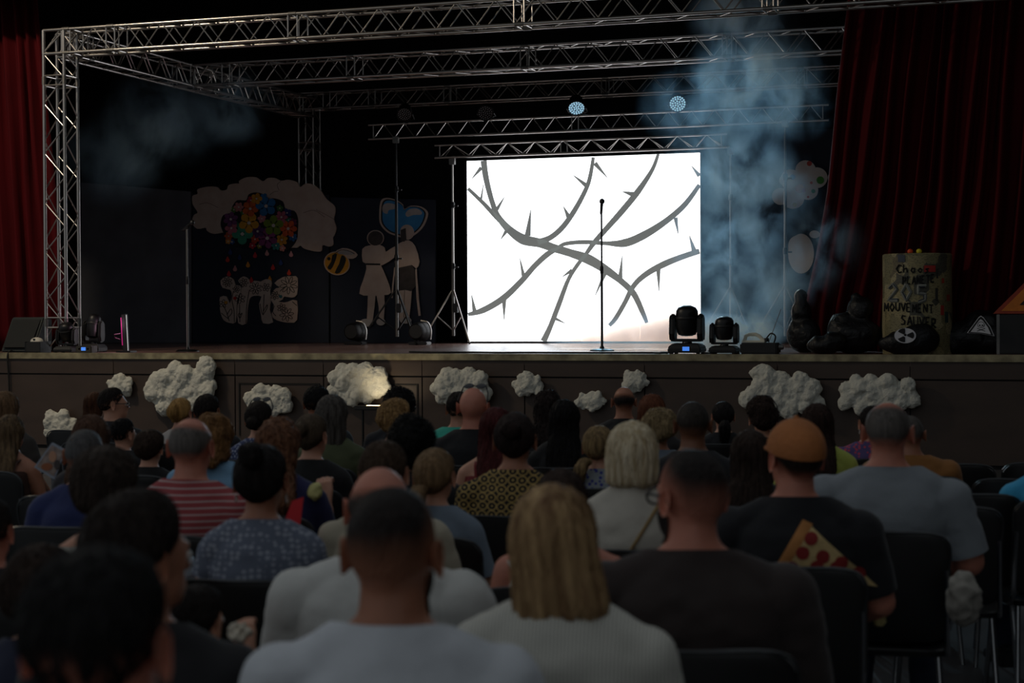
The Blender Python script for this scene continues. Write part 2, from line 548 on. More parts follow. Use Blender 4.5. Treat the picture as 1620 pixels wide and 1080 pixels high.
def ladder_truss(label, pxl, pyl, pxr, pyr, Yp, h, pitch, kind):
    a, b = on_y(pxl, pyl, Yp), on_y(pxr, pyr, Yp); L = float(b[0] - a[0]); z0 = float((a[2] + b[2]) / 2)
    t = thing('truss_bar', label, 'truss', (float(a[0]), Yp, z0), 0, 'bars carried by wind-up stands')
    x0, x1 = float(a[0]), float(b[0])
    rod('chord', (x0, Yp, z0), (x1, Yp, z0), 0.018, M_CHROME, t); rod('chord', (x0, Yp, z0 + h), (x1, Yp, z0 + h), 0.018, M_CHROME, t)
    if kind == 3:
        rod('chord', (x0 + 0.05, Yp + 0.2, z0 + h * 0.1), (x1, Yp + 0.2, z0 + h * 0.1), 0.018, M_CHROME, t)
    n = int(L / pitch)
    for i in range(n):
        s0, s1, s2 = (x0 + 0.08 + (L - 0.16) * q / n for q in (i, i + 0.5, i + 1))
        for (y0, za, y1, zb) in ((Yp, z0, Yp, z0 + h),) + (((Yp + 0.2, z0 + h * 0.1, Yp, z0 + h),) if kind == 3 else ()):
            rod('brace', (s0, y0, za), (s1, y1, zb), 0.007, M_CHROME, t, seg=8); rod('brace', (s1, y1, zb), (s2, y0, za), 0.007, M_CHROME, t, seg=8)
    for s in (x0 + 0.08, x1 - 0.08, (x0 + x1) / 2 - 0.25, (x0 + x1) / 2 - 0.15):
        rod('frame_bar', (s, Yp, z0), (s, Yp, z0 + h), 0.009, M_CHROME, t)
    return x0, x1, z0


YT4, YT5 = 23.9, 24.6
x40, x41, z4 = ladder_truss('thin lamp truss bar carrying four round lamps above the screen', 583, 222, 1311, 188, YT4, 0.215, 0.34, 2)
x50, x51, z5 = ladder_truss('short truss bar directly over the top of the bright screen', 688, 251, 1150, 231, YT5, 0.19, 0.42, 3)


def wind_up_stand(label, px, Yp, ztop, spread=0.55, base_legs=True, col=M_STEEL):
    x = float(on_y(px, 500, Yp)[0]); t = thing('lighting_stand', label, 'light stand', (x, Yp, SZ), 0, 'wind-up stands holding the truss bars')
    H = ztop - SZ
    for k, (z0, z1, r) in enumerate(((0.12, 0.42 * H, 0.027), (0.40 * H, 0.75 * H, 0.022), (0.74 * H, H, 0.017))):
        rod('mast', (x, Yp, SZ + z0), (x, Yp, SZ + z1), r, col if k else M_STEEL, t, seg=12)
    for z in (0.41, 0.745):
        MB().lathe([(0.035, 0), (0.035, 0.07), (0.028, 0.09)], (x, Yp, SZ + z * H)).build('clamp_collar', M_BLACKM, t)
        MB().tube([(x + 0.03, Yp, SZ + z * H + 0.03), (x + 0.09, Yp, SZ + z * H + 0.03)], 0.012).build('knob', M_BLACK, t)
    for k in range(3):
        an = math.radians(200 + 120 * k); e = (x + spread * math.cos(an), Yp + spread * math.sin(an), SZ + 0.015)
        rod('leg', (x, Yp, SZ + 0.85), e, 0.014, col, t)
        mid = (x + spread * 0.5 * math.cos(an), Yp + spread * 0.5 * math.sin(an), SZ + 0.43)
        rod('leg_brace', (x, Yp, SZ + 0.2), mid, 0.01, col, t)
        MB().ell(e, (0.022, 0.022, 0.015), 10, 6).build('rubber_foot', M_RUBBER, t)
    MB().box((x, Yp, ztop), (0.09, 0.07, 0.1)).build('top_bracket', M_STEEL, t, smooth=False, bevel=0.006)
    MB().box((x + 0.06, Yp - 0.04, SZ + 0.55), (0.08, 0.1, 0.14)).build('winch', M_BLACKM, t, smooth=False, bevel=0.01)


wind_up_stand('dark wind-up stand in front of the two painted children', 628, YT4 - 0.03, z4 - 0.03, 0.6, col=M_BLACKM)
wind_up_stand('wind-up stand with pale tubes between the painted children and the screen', 717, YT5 + 0.05, z5 - 0.06, 0.5, col=M_CHROME)
wind_up_stand('slim wind-up stand in the smoke beyond the far side of the screen', 1157, YT5 + 0.05, z5 - 0.06, 0.5, col=M_STEEL)
wind_up_stand('wind-up stand in the smoke in front of the spotted white cutout', 1243, YT4 - 0.03, z4 - 0.03, 0.5, col=M_STEEL)

# ------------------------------------------------------------------ round LED lamps on the bar
M_LENS = mat('clear_lens_dots', (225, 228, 232), 0.3, 0, 0.1, 30)
M_LIT = emit('pale_blue_lit_lens', (165, 210, 235), 0.75)
for (px, py, rpx, tilt, lab, on) in ((640, 181, 11.5, 20, 'unlit round lamp nearest the dark stand on the lamp bar', 0), (768, 179, 12, 6, 'unlit round lamp above the screen corner on the lamp bar', 0),
                                 (912, 171, 13, 30, 'round lamp glowing pale blue above the middle of the screen', 1), (1072, 164, 13, 8, 'round lamp glowing pale blue at the edge of the smoke', 1)):
    c = on_y(px, py, YT4 - 0.1); s = 2700 / 25.2; R = rpx / s
    t = thing('stage_lamp', lab, 'stage lamp', (float(c[0]), float(c[1]), float(c[2]) - R), 0, 'round LED lamps on the bar')
    aim = Vector((0.32, -1, -0.35 - 0.02 * tilt)).normalized()
    Mx = Matrix.Translation(Vector(c)) @ aim.to_track_quat('Y', 'Z').to_matrix().to_4x4()
    MB().lathe([(R * 0.55, -0.22), (R * 0.8, -0.2), (R * 1.02, -0.1), (R * 1.06, 0), (R * 1.06, 0.015), (R * 0.98, 0.015), (R * 0.96, -0.01)], axis='Y').xform(Mx).build('housing', M_BLACK, t)
    MB().lathe([(R * 0.95, -0.02), (R * 0.95, -0.004)], axis='Y').xform(Mx).build('lens_plate', M_BLACKM, t)
    mb = MB()
    for rr, n in ((0, 1), (0.3, 6), (0.58, 12), (0.83, 18)):
        for k in range(n):
            a = 2 * math.pi * k / n + rr
            mb.lathe([(R * (0.118 if on else 0.055), -0.006), (R * (0.11 if on else 0.05), 0.003)], (R * rr * math.cos(a), 0, R * rr * math.sin(a)), 8, 'Y')
    o = mb.xform(Mx).build('lens_dots', M_LIT if on else M_LENS, t); o['kind'] = 'stuff'
    MB().tube([(float(c[0]) - R * 1.15, float(c[1]), float(c[2])), (float(c[0]) - R * 1.15, float(c[1]) + 0.08, z4 + 0.27), (float(c[0]), YT4, z4 + 0.24), (float(c[0]) + R * 1.15, float(c[1]) + 0.08, z4 + 0.27), (float(c[0]) + R * 1.15, float(c[1]), float(c[2]))], 0.012).build('yoke', M_BLACK, t)
    MB().box((float(c[0]), YT4, z4 + 0.235), (0.05, 0.06, 0.05)).build('clamp', M_BLACKM, t, smooth=False, bevel=0.006)
    if on:
        p = Vector(c) + aim * 0.06
        lo = light('lamp_beam', 'SPOT', p, 270, (0.42, 0.76, 1.0), p + aim, spot_size=math.radians(70), spot_blend=0.6, shadow_soft_size=0.08)

# ------------------------------------------------------------------ the bright screen with the drawn thorn branches
YS = 25.0
M_SCREEN = emit('white_screen_light', (246, 250, 255), 2.5)
M_THORN = emit('grey_thorn_picture', (136, 140, 138), 0.5)
q = [on_y(741, 256, YS), on_y(1107, 240, YS), on_y(1107, 541, YS), on_y(738, 541, YS)]
sx0, sx1 = float((q[0][0] + q[3][0]) / 2), float(q[1][0]); sz1 = float((q[0][2] + q[1][2]) / 2); sz0 = SZ + 0.03
scr = thing('led_screen', 'big bright white screen showing grey thorn branches', 'screen', ((sx0 + sx1) / 2, YS, SZ))
MB().box(((sx0 + sx1) / 2, YS + 0.06, (sz0 + sz1) / 2 - 0.01), (sx1 - sx0 + 0.02, 0.08, sz1 - sz0 + 0.04)).build('cabinet_frame', M_BLACKM, scr, smooth=False)
nx, nzp = 4, 3
for i in range(nx):
    for j in range(nzp):
        w, h = (sx1 - sx0) / nx, (sz1 - sz0) / nzp
        MB().box((sx0 + w * (i + 0.5), YS + 0.01, sz0 + h * (j + 0.5)), (w - 0.002, 0.03, h - 0.002)).build('screen_panel', M_SCREEN, scr, smooth=False)
MB().box(((sx0 + sx1) / 2, YS + 0.02, SZ + 0.014), (sx1 - sx0, 0.1, 0.026)).build('base_rail', M_BLACKM, scr, smooth=False)


def sp(x, y):      # detail crop coordinates -> photograph
    return (730 + x / 1359 * 390, 235 + y / 1080 * 310)


branches = [([(122, 66), (135, 160), (165, 280), (200, 370), (262, 445), (340, 500), (430, 520), (500, 545)], [34, 32, 28, 30, 42, 58, 50, 46]),
            ([(36, 220), (120, 300), (200, 385), (262, 440)], [18, 22, 26, 34]),
            ([(727, 48), (712, 140), (690, 215), (630, 330), (560, 430), (490, 490), (420, 515)], [18, 22, 24, 28, 30, 30, 34]),
            ([(500, 545), (600, 575), (700, 610), (800, 670), (880, 730), (950, 800), (1000, 905), (1022, 960)], [46, 44, 56, 46, 34, 34, 28, 18]),
            ([(36, 914), (120, 890), (230, 825), (330, 730), (400, 650), (470, 585), (520, 556)], [18, 34, 36, 32, 30, 32, 24]),
            ([(520, 556), (570, 525), (680, 515), (800, 522), (900, 520), (1000, 480), (1120, 405), (1230, 310), (1312, 200)], [14, 22, 24, 22, 46, 44, 34, 30, 22]),
            ([(1085, 30), (1050, 120), (970, 240), (880, 350), (800, 440), (730, 520), (680, 590), (640, 640), (590, 720), (540, 850), (490, 980), (452, 1062)], [16, 22, 34, 34, 30, 28, 20, 22, 22, 28, 28, 36]),
            ([(1312, 565), (1220, 595), (1120, 635), (1020, 690), (950, 755), (900, 850), (850, 935), (815, 975)], [30, 32, 36, 32, 28, 26, 26, 20])]
mid_z = sz1
for pts, w in branches:
    o = stroke_px([sp(*p) for p in pts], 6, YS - 0.0105, 0.004, 6, taper=[a * 0.287 for a in w]).build('branch_picture', M_THORN, scr, smooth=False)
thorns = [((110, 105), (58, 165), 22), ((108, 280), (121, 198), 12), ((195, 335), (236, 268), 20), ((365, 480), (382, 338), 34), ((250, 450), (217, 500), 22), ((735, 80), (804, 160), 26),
          ((690, 205), (617, 147), 26), ((590, 375), (562, 318), 26), ((955, 255), (888, 237), 34), ((1312, 150), (1268, 95), 24), ((1180, 380), (1195, 470), 24), ((1285, 570), (1257, 480), 30),
          ((875, 715), (886, 590), 26), ((1085, 660), (1089, 785), 26), ((790, 690), (738, 808), 22), ((343, 705), (322, 605), 22), ((235, 830), (235, 942), 26), ((72, 895), (56, 806), 24),
          ((610, 670), (556, 706), 22), ((515, 935), (570, 962), 18)]
for a, b, w in thorns:
    stroke_px([sp(*a), sp(*b)], 5, YS - 0.0112, 0.004, 0, taper=[w * 0.287, 1.0]).build('thorn_picture', M_THORN, scr, smooth=False)
# ------------------------------------------------------------------ painted flats and cutouts at the back
YB = 25.22
M_FLAT = mat('dark_grey_flat', (104, 105, 112), 0.9, 0, 0.15, 2)
M_FLATB = mat('blue_black_flat', (40, 46, 60), 0.9, 0, 0.15, 2)


def flat_board(label, pix, Yp, m_):
    p = [on_y(a, b, Yp) for a, b in pix]
    p = [np.array((q[0], Yp, SZ + 0.005 if i >= 2 else q[2])) for i, q in enumerate(p)]
    o = MB().prism(p, (0, 0.05, 0)).build('stage_flat', m_, smooth=False)
    return tag(o, label, 'stage flat', 'dark flats along the back of the stage')


flat_board('plain charcoal flat between the front tower and the flower panel', [(122, 288), (302, 303), (302, 540), (122, 540)], YB, M_FLAT)
flat_board('blue-black flat carrying the cloud of flowers and letters', [(305, 306), (520, 308), (520, 540), (305, 540)], YB, M_FLATB)
flat_board('blue-black flat carrying the two painted children', [(523, 312), (688, 316), (688, 540), (523, 540)], YB, M_FLATB)


flat_board('dark grey flat behind the spotted cutout beyond the screen', [(1112, 212), (1420, 200), (1420, 540), (1112, 540)], 25.36, M_FLATB)


def c1(x, y): return (290 + x / 6, 265 + y / 6)
def c2(x, y): return (310 + x / 6.17, 370 + y / 6.17)
def c3(x, y): return (550 + x / 4.32, 300 + y / 4.32)
def c4(x, y): return (1370 + x / 5.836, 380 + y / 5.836)
def c5(x, y): return (1200 + x / 4.91, 230 + y / 4.91)
def c6(x, y): return (460 + x / 5.4, 260 + y / 5.4)


def base_at(pix, Yp):
    A = np.array([on_y(a, b, Yp) for a, b in pix]); return (float(A[:, 0].mean()), Yp, float(A[:, 2].min()))


cl = [(85, 270), (135, 250), (135, 205), (240, 180), (320, 185), (352, 215), (410, 210), (430, 165), (500, 150), (530, 150), (530, 125), (600, 92), (690, 92), (755, 130), (800, 100), (870, 98), (925, 125),
      (1000, 115), (1080, 140), (1110, 185), (1160, 150), (1240, 165), (1300, 215), (1360, 300), (1430, 360), (1440, 420), (1425, 490), (1450, 570), (1430, 640), (1415, 665), (1420, 730), (1380, 750), (1320, 735),
      (1310, 790), (1250, 795), (1150, 770), (1110, 740), (1080, 760), (1035, 760), (900, 770), (500, 700), (400, 620), (290, 630), (225, 600), (210, 570), (130, 580), (80, 520), (100, 450), (135, 425), (90, 350)]
cl = [c1(*p) for p in cl]
cloud = thing('cloud_cutout', 'large off-white plywood cloud with a cluster of colourful flowers', 'cutout', base_at(cl, YB))
flat_poly(cl, YB - 0.06, 0.03, 3).build('cloud_board', M_BOARDW, cloud, smooth=False)
M_PENCIL = mat('faint_pencil_line', (120, 104, 96), 0.8)
for pts in ([(150, 350), (230, 335), (330, 380)], [(925, 130), (890, 165), (910, 215)], [(1140, 430), (1240, 405), (1340, 470)], [(1260, 400), (1360, 450), (1430, 490)], [(820, 260), (860, 230), (900, 225)]):
    stroke_px([c1(*p) for p in pts], 0.7, YB - 0.063, 0.003, 4).build('cloud_line', M_PENCIL, cloud, smooth=False)
bk = [(355, 520), (380, 450), (465, 425), (460, 380), (510, 310), (595, 310), (620, 255), (690, 235), (770, 260), (795, 310), (850, 290), (940, 320), (970, 395), (1050, 410), (1085, 480), (1085, 590), (1075, 680),
      (1040, 740), (990, 780), (930, 790), (860, 770), (760, 755), (650, 765), (520, 745), (470, 740), (420, 710), (390, 640), (360, 570)]
flat_poly([c1(*p) for p in bk], YB - 0.075, 0.015, 3).build('flower_backing', mat('dark_flower_backing', (24, 26, 34), 0.8), cloud, smooth=False)
M_WHITE = mat('white_paint', (215, 205, 200), 0.7)
FL = [(695, 295, 55, 5, (215, 150, 40)), (785, 365, 100, 5, (35, 115, 175)), (635, 390, 78, 5, (215, 100, 40)), (525, 375, 48, 6, (200, 130, 130)), (622, 525, 98, 5, (215, 155, 40)), (855, 550, 98, 5, (115, 140, 40)),
      (930, 470, 62, 6, (185, 95, 120)), (450, 490, 72, 6, (120, 65, 120)), (455, 575, 62, 5, (195, 110, 130)), (560, 630, 100, 4, (60, 155, 125)), (705, 605, 66, 6, (90, 45, 105)), (797, 670, 98, 6, (135, 60, 115)),
      (995, 580, 84, 6, (225, 95, 45)), (935, 685, 57, 6, (220, 150, 40)), (1040, 660, 42, 6, (40, 105, 165)), (880, 740, 46, 6, (50, 130, 130)), (940, 765, 32, 5, (215, 140, 130)), (680, 680, 42, 6, (210, 80, 45)),
      (430, 650, 42, 6, (200, 95, 55)), (745, 485, 42, 5, (200, 130, 140)), (1040, 520, 42, 6, (110, 40, 80)), (570, 430, 32, 5, (60, 120, 50)), (640, 310, 38, 4, (180, 40, 60)), (915, 385, 32, 5, (70, 120, 50)),
      (690, 550, 32, 5, (130, 30, 50)), (425, 700, 28, 5, (215, 150, 60)), (985, 430, 44, 5, (40, 50, 120)), (462, 705, 26, 5, (40, 90, 150)), (722, 745, 26, 5, (150, 140, 50)), (655, 740, 34, 5, (190, 40, 60)),
      (765, 275, 34, 4, (35, 115, 175)), (480, 400, 30, 5, (90, 130, 50)), (830, 620, 26, 5, (120, 60, 120)), (1000, 500, 30, 5, (50, 130, 110)), (500, 540, 34, 5, (40, 120, 90))]
for k, (x, y, r, n, col) in enumerate(FL):
    mb = MB(); Yf = YB - 0.078 - 0.0006 * (len(FL) - k) + 0.0
    for j in range(n):
        a = 2 * math.pi * j / n + k * 0.7; cx, cy = x + 0.58 * r * math.cos(a), y + 0.58 * r * math.sin(a); w = min(0.44 * r, 1.95 * r / n)
        pl = [(cx + 0.43 * r * math.cos(b) * math.cos(a) - w * math.sin(b) * math.sin(a), cy + 0.43 * r * math.cos(b) * math.sin(a) + w * math.sin(b) * math.cos(a)) for b in np.linspace(0, 2 * math.pi, 11)[:-1]]
        mb.prism([on_y(*c1(*p), Yf) for p in pl], (0, 0.003, 0))
    fo = mb.build('flower', mat('petal_%d_%d_%d' % col, col, 0.75), cloud, smooth=False)
    flat_poly([c1(*p) for p in circle_px(x, y, max(7, r * 0.17), 10)], Yf - 0.002, 0.003).build('flower_centre', M_WHITE, fo, smooth=False)

DR = [((445, 800), (35, 60, 120), 'navy blue'), ((420, 870), (215, 60, 40), 'orange-red'), ((535, 850), (35, 55, 110), 'deep blue'), ((680, 830), (200, 40, 60), 'crimson'), ((793, 810), (215, 150, 150), 'pale pink'), ((1022, 820), (220, 155, 160), 'light pink'),
      ((925, 900), (35, 65, 130), 'dark blue'), ((613, 920), (215, 140, 35), 'amber'), ((850, 945), (215, 50, 50), 'bright red'), ((490, 957), (205, 140, 140), 'dusty pink'), ((1003, 995), (225, 70, 45), 'vermilion'), ((432, 1005), (205, 40, 50), 'cherry red'),
      ((645, 1065), (200, 45, 45), 'brick red'), ((820, 1055), (220, 145, 40), 'yellow-orange')]
where = ['under the edge of the flowers', 'beside the lower flowers', 'under the green flower', 'under the plum flower', 'below the cloud centre', 'under the orange flowers', 'between two reds', 'midway down', 'over the middle letter', 'over the first letter', 'touching the last letter', 'touching the first letter', 'touching the middle letter', 'by the last letter']
for ((x, y), col, cn), w in zip(DR, where):
    p = [(x, y - 30), (x + 10, y - 10), (x + 18, y + 5), (x + 16, y + 20), (x, y + 28), (x - 16, y + 20), (x - 18, y + 5), (x - 10, y - 10)]
    o = flat_poly([c1(*a) for a in p], YB - 0.03, 0.012, 2).build('raindrop_cutout', mat('drop_%d_%d_%d' % col, col, 0.7), smooth=False)
    tag(o, '%s paper raindrop %s on the dark flat' % (cn, w), 'cutout', 'coloured raindrops on the dark flat')

LET = [('letter_j', 'white flower-filled letter J cutout', [(240, 455), (300, 415), (365, 440), (385, 500), (430, 505), (440, 560), (402, 640), (397, 720), (387, 860), (330, 868), (270, 840), (240, 770), (232, 690), (235, 615), (300, 610), (330, 680), (350, 600), (335, 545), (260, 525)],
        [(305, 470, 50, 8), (395, 540, 36, 6), (265, 680, 42, 5)], [[(365, 560), (350, 640), (370, 740), (375, 860)], [(270, 700), (300, 770), (325, 850)], [(300, 790), (340, 730), (350, 770), (310, 820)], [(245, 770), (280, 800), (320, 830)]]),
       ('letter_m', 'white flower-filled letter M cutout between the J and the E', [(412, 455), (465, 413), (520, 445), (530, 490), (570, 455), (630, 465), (680, 440), (735, 455), (735, 510), (722, 560), (732, 640), (718, 740), (752, 862), (655, 870), (635, 790), (615, 680), (640, 610), (560, 605), (520, 640), (500, 760), (492, 872), (412, 870), (404, 700), (444, 560), (444, 500)],
        [(465, 475, 46, 7), (580, 530, 62, 8), (685, 520, 42, 6), (430, 630, 52, 6)], [[(425, 690), (428, 860)], [(520, 550), (495, 700), (487, 870)], [(665, 590), (655, 780)], [(625, 680), (640, 760), (655, 790)], [(655, 790), (690, 730), (695, 690), (660, 750)], [(410, 790), (425, 770), (430, 790), (450, 770), (430, 820), (410, 790)]]),
       ('letter_e', 'white flower-filled letter E cutout nearest the bee', [(765, 480), (850, 420), (940, 412), (990, 430), (985, 590), (930, 620), (860, 610), (845, 640), (805, 658), (860, 668), (900, 660), (985, 650), (985, 840), (920, 865), (830, 855), (760, 825), (740, 780), (760, 690), (722, 630), (745, 570), (780, 530), (820, 520)],
        [(770, 600, 44, 7), (905, 500, 88, 9), (885, 785, 70, 8), (835, 720, 44, 6)], [[(820, 560), (850, 530), (890, 510)], [(940, 660), (985, 700)], [(765, 700), (750, 760), (780, 800)]])]
for nm, lab, out, fl, st in LET:
    out = [c2(*p) for p in out]
    t = thing('letter_cutout', lab, 'cutout', base_at(out, YB), 0, 'letters under the flower cloud')
    flat_poly(out, YB - 0.035, 0.02, 2).build('letter_board', M_BOARDW, t, smooth=False)
    mb = MB()
    for (x, y, r, n) in fl:
        for j in range(n):
            a = 2 * math.pi * j / n + x; pl = []
            for b in np.linspace(0, 2 * math.pi, 9):
                u, v = 0.6 * r + 0.4 * r * math.cos(b), min(0.3 * r, 1.4 * r / n) * math.sin(b)
                pl.append(c2(x + u * math.cos(a) - v * math.sin(a), y + u * math.sin(a) + v * math.cos(a)))
            stroke_px(pl, 0.85, YB - 0.038, 0.003, 0, mb)
    for s in st:
        stroke_px([c2(*p) for p in s], 1.0, YB - 0.038, 0.003, 4, mb)
    o = mb.build('flower_drawing', M_INK, t, smooth=False); o['kind'] = 'stuff'
for (x, y, col, par) in ((378, 627, (200, 45, 40), 0), (292, 668, (215, 150, 40), 0), (825, 610, (40, 110, 120), 0)):
    o = flat_poly([c2(*p) for p in circle_px(x, y, 16, 10)], YB - 0.046, 0.01).build('paper_dot', mat('dot_%d_%d_%d' % col, col, 0.7), smooth=False)
    tag(o, {378: 'small red paper dot on the flower-filled letters', 292: 'small orange paper dot on the letter J', 825: 'small teal paper dot on the letter E'}[x], 'paper dot')

# bee
t = thing('bee_cutout', 'painted yellow and black striped bee cutout beside the cloud', 'cutout', base_at([c6(393, 940)], YB))
e = lambda rx, ry, n=28: [c6(393 + rx * math.cos(b) * 0.94 - ry * math.sin(b) * 0.34, 845 + rx * math.cos(b) * 0.34 + ry * math.sin(b) * 0.94) for b in np.linspace(0, 2 * math.pi, n + 1)[:-1]]
flat_poly(e(112, 100), YB - 0.035, 0.02).build('outline', M_BOARDW, t, smooth=False)
bo = flat_poly(e(104, 92), YB - 0.039, 0.005).build('body', mat('bee_yellow', (205, 145, 40), 0.75), t, smooth=False)
for pl in ([(355, 775), (395, 765), (372, 845), (340, 900), (312, 880), (345, 830)], [(435, 775), (470, 800), (462, 850), (420, 925), (375, 925), (412, 850)]):
    flat_poly([c6(*p) for p in pl], YB - 0.042, 0.004, 2).build('stripe', M_INK, bo, smooth=False)
flat_poly([c6(*p) for p in circle_px(325, 805, 15, 10)], YB - 0.042, 0.004).build('eye', M_INK, bo, smooth=False)
for pl, s in (([(370, 752), (440, 714), (520, 728), (572, 772), (530, 806), (470, 797), (420, 765)], 0), ([(400, 758), (460, 735), (530, 750), (520, 772), (450, 770)], 1)):
    flat_poly([c6(*p) for p in pl], YB - 0.037 - 0.004 * s, 0.006, 2).build('wing', M_BOARDW if not s else mat('pale_wing', (170, 165, 165), 0.8), t, smooth=False)
stroke_px([c6(380, 760), c6(430, 730), c6(500, 740), c6(545, 765)], 0.9, YB - 0.046, 0.003, 3).build('wing_line', M_INK, t, smooth=False)

# heart and the two children
M_DGREY = mat('dark_grey_paint', (72, 66, 64), 0.8, 0, 0.3, 8)
M_SKYB = mat('painted_blue_sky', (50, 125, 180), 0.8, 0, 0.2, 3.0, rgb2=(70, 150, 205))
M_PALE = mat('pale_grey_paint', (188, 180, 176), 0.8, 0, 0.15, 6)
h = [(265, 55), (330, 70), (375, 100), (387, 132), (430, 110), (500, 115), (545, 150), (540, 200), (510, 260), (455, 310), (390, 330), (320, 312), (270, 290), (225, 240), (215, 180), (225, 80)]
hc = np.array(h).mean(0); sc_ = lambda k: [tuple(hc + (np.array(p) - hc) * k) for p in h]
hw = [c3(*p) for p in h]
t = thing('heart_cutout', 'torn-edged blue sky heart held up by the painted children', 'cutout', base_at(hw, YB))
flat_poly(hw, YB - 0.035, 0.02, 3).build('torn_border', M_BOARDW, t, smooth=False)
flat_poly([c3(*p) for p in sc_(0.92)], YB - 0.039, 0.005, 3).build('black_edge', M_INK, t, smooth=False)
flat_poly([c3(*p) for p in sc_(0.86)], YB - 0.043, 0.005, 3).build('sky', M_SKYB, t, smooth=False)
for pl in ([(240, 110), (270, 92), (320, 100), (322, 130), (280, 140), (270, 165), (240, 150)], [(395, 165), (420, 135), (470, 128), (505, 150), (500, 170), (450, 172), (410, 185)]):
    flat_poly([c3(*p) for p in pl], YB - 0.046, 0.004, 3).build('painted_cloud', M_PALE, t, smooth=False)


def figure(name, lab, parts):
    allp = [c3(*p) for _, pl, _, _ in parts for p in pl]
    t = thing(name, lab, 'cutout', base_at(allp, YB))
    for k, (pn, pl, m_, sn) in enumerate(parts):
        flat_poly([c3(*p) for p in pl], YB - 0.05 - 0.0025 * k, 0.015, sn).build(pn, m_, t, smooth=False)


ov = lambda cx, cy, rx, ry: [(cx + rx * math.cos(b), cy + ry * math.sin(b)) for b in np.linspace(0, 2 * math.pi, 19)[:-1]]
figure('girl_cutout', 'painted girl cutout in a belted white dress seen from behind',
       [('hair_outline', ov(189, 330, 58, 55), M_BOARDW, 0), ('leg', [(138, 715), (190, 715), (183, 800), (168, 905), (130, 905), (136, 800)], M_BOARDW, 0), ('leg', [(195, 715), (250, 712), (252, 800), (245, 890), (215, 890), (212, 800)], M_BOARDW, 0),
        ('shoe', ov(128, 908, 46, 27), M_PALE, 0), ('shoe', ov(226, 903, 30, 24), M_PALE, 0),
        ('dress', [(100, 405), (150, 380), (215, 376), (252, 395), (262, 425), (320, 388), (328, 455), (238, 515), (228, 520), (262, 595), (296, 702), (240, 720), (150, 724), (80, 710), (105, 620), (128, 540), (120, 500), (102, 490)], M_BOARDW, 2),
        ('hair', ov(189, 332, 51, 50), M_DGREY, 0), ('belt', [(124, 502), (222, 504), (222, 516), (124, 514)], M_INK, 0)])
figure('boy_cutout', 'painted boy cutout in a white shirt and dark shorts',
       [('head', ov(405, 290, 48, 52), M_BOARDW, 0), ('shirt', [(318, 395), (360, 362), (415, 345), (460, 385), (490, 490), (467, 538), (440, 515), (360, 535), (326, 525), (320, 460)], M_BOARDW, 2),
        ('leg', [(352, 670), (388, 670), (384, 780), (380, 890), (352, 890)], M_BOARDW, 0), ('leg', [(392, 670), (438, 680), (430, 790), (418, 890), (384, 890)], M_BOARDW, 0),
        ('shorts', [(352, 532), (440, 514), (464, 560), (472, 650), (432, 694), (392, 684), (350, 690)], M_DGREY, 0), ('hair', [(362, 275), (395, 262), (400, 340), (385, 355), (362, 352)], M_DGREY, 0),
        ('shoe', ov(395, 893, 40, 22), M_PALE, 0), ('ribbon', [(462, 545), (470, 540), (486, 760), (498, 860), (484, 862), (470, 740)], M_BOARDW, 0), ('ribbon', [(318, 530), (326, 530), (312, 660), (306, 740), (298, 740), (304, 650)], M_BOARDW, 0)])

# cutouts beyond the screen
Y5 = 25.3
sp_ = [(365, 195, 80), (455, 250, 80), (250, 265, 80), (170, 395, 66), (265, 400, 92), (385, 345, 78), (200, 270, 40), (330, 300, 90)]
t = thing('cloud_cutout', 'white cloud cutout with coloured paint spots beside the wide curtain', 'cutout', base_at([c5(260, 490)], Y5))
mb = MB()
for k, (x, y, r) in enumerate(sp_):
    mb.prism([on_y(*c5(*p), Y5 + 0.0007 * k) for p in circle_px(x, y, r, 28)], (0, 0.02, 0))
mb.build('cloud_board', mat('white_board', (205, 198, 190), 0.8, 0, 0.1, 4), t, smooth=False)
for (x, y, r, col) in ((395, 140, 20, (190, 70, 50)), (480, 270, 30, (70, 140, 50)), (265, 245, 20, (80, 120, 180)), (320, 335, 36, (200, 130, 60)), (425, 355, 16, (60, 130, 80)), (280, 460, 18, (170, 150, 80)), (410, 290, 11, (200, 100, 80)), (385, 400, 9, (200, 80, 70)), (350, 350, 16, (200, 90, 60))):
    flat_poly([c5(*p) for p in circle_px(x, y, r, 14)], Y5 - 0.004, 0.004).build('paint_spot', mat('spot_%d_%d_%d' % col, col, 0.8), t, smooth=False)
t = thing('cloud_cutout', 'pale round cutout in the smoke half hidden by the wide curtain', 'cutout', base_at([c5(330, 995)], Y5))
mb = MB()
for k, (x, y, rx, ry) in enumerate(((330, 840, 100, 155), (435, 690, 40, 30), (300, 780, 70, 80))):
    mb.prism([on_y(*c5(x + rx * math.cos(b), y + ry * math.sin(b)), Y5 + 0.0007 * k) for b in np.linspace(0, 2 * math.pi, 29)[:-1]], (0, 0.02, 0))
mb.build('cloud_board', MATS['white_board'], t, smooth=False)
o = MB().prism([on_y(*c5(*p), Y5) for p in circle_px(572, 250, 36, 24)], (0, 0.02, 0)).build('cloud_cutout', MATS['white_board'], smooth=False)
tag(o, 'sliver of a white cutout peeping out behind the wide curtain', 'cutout')

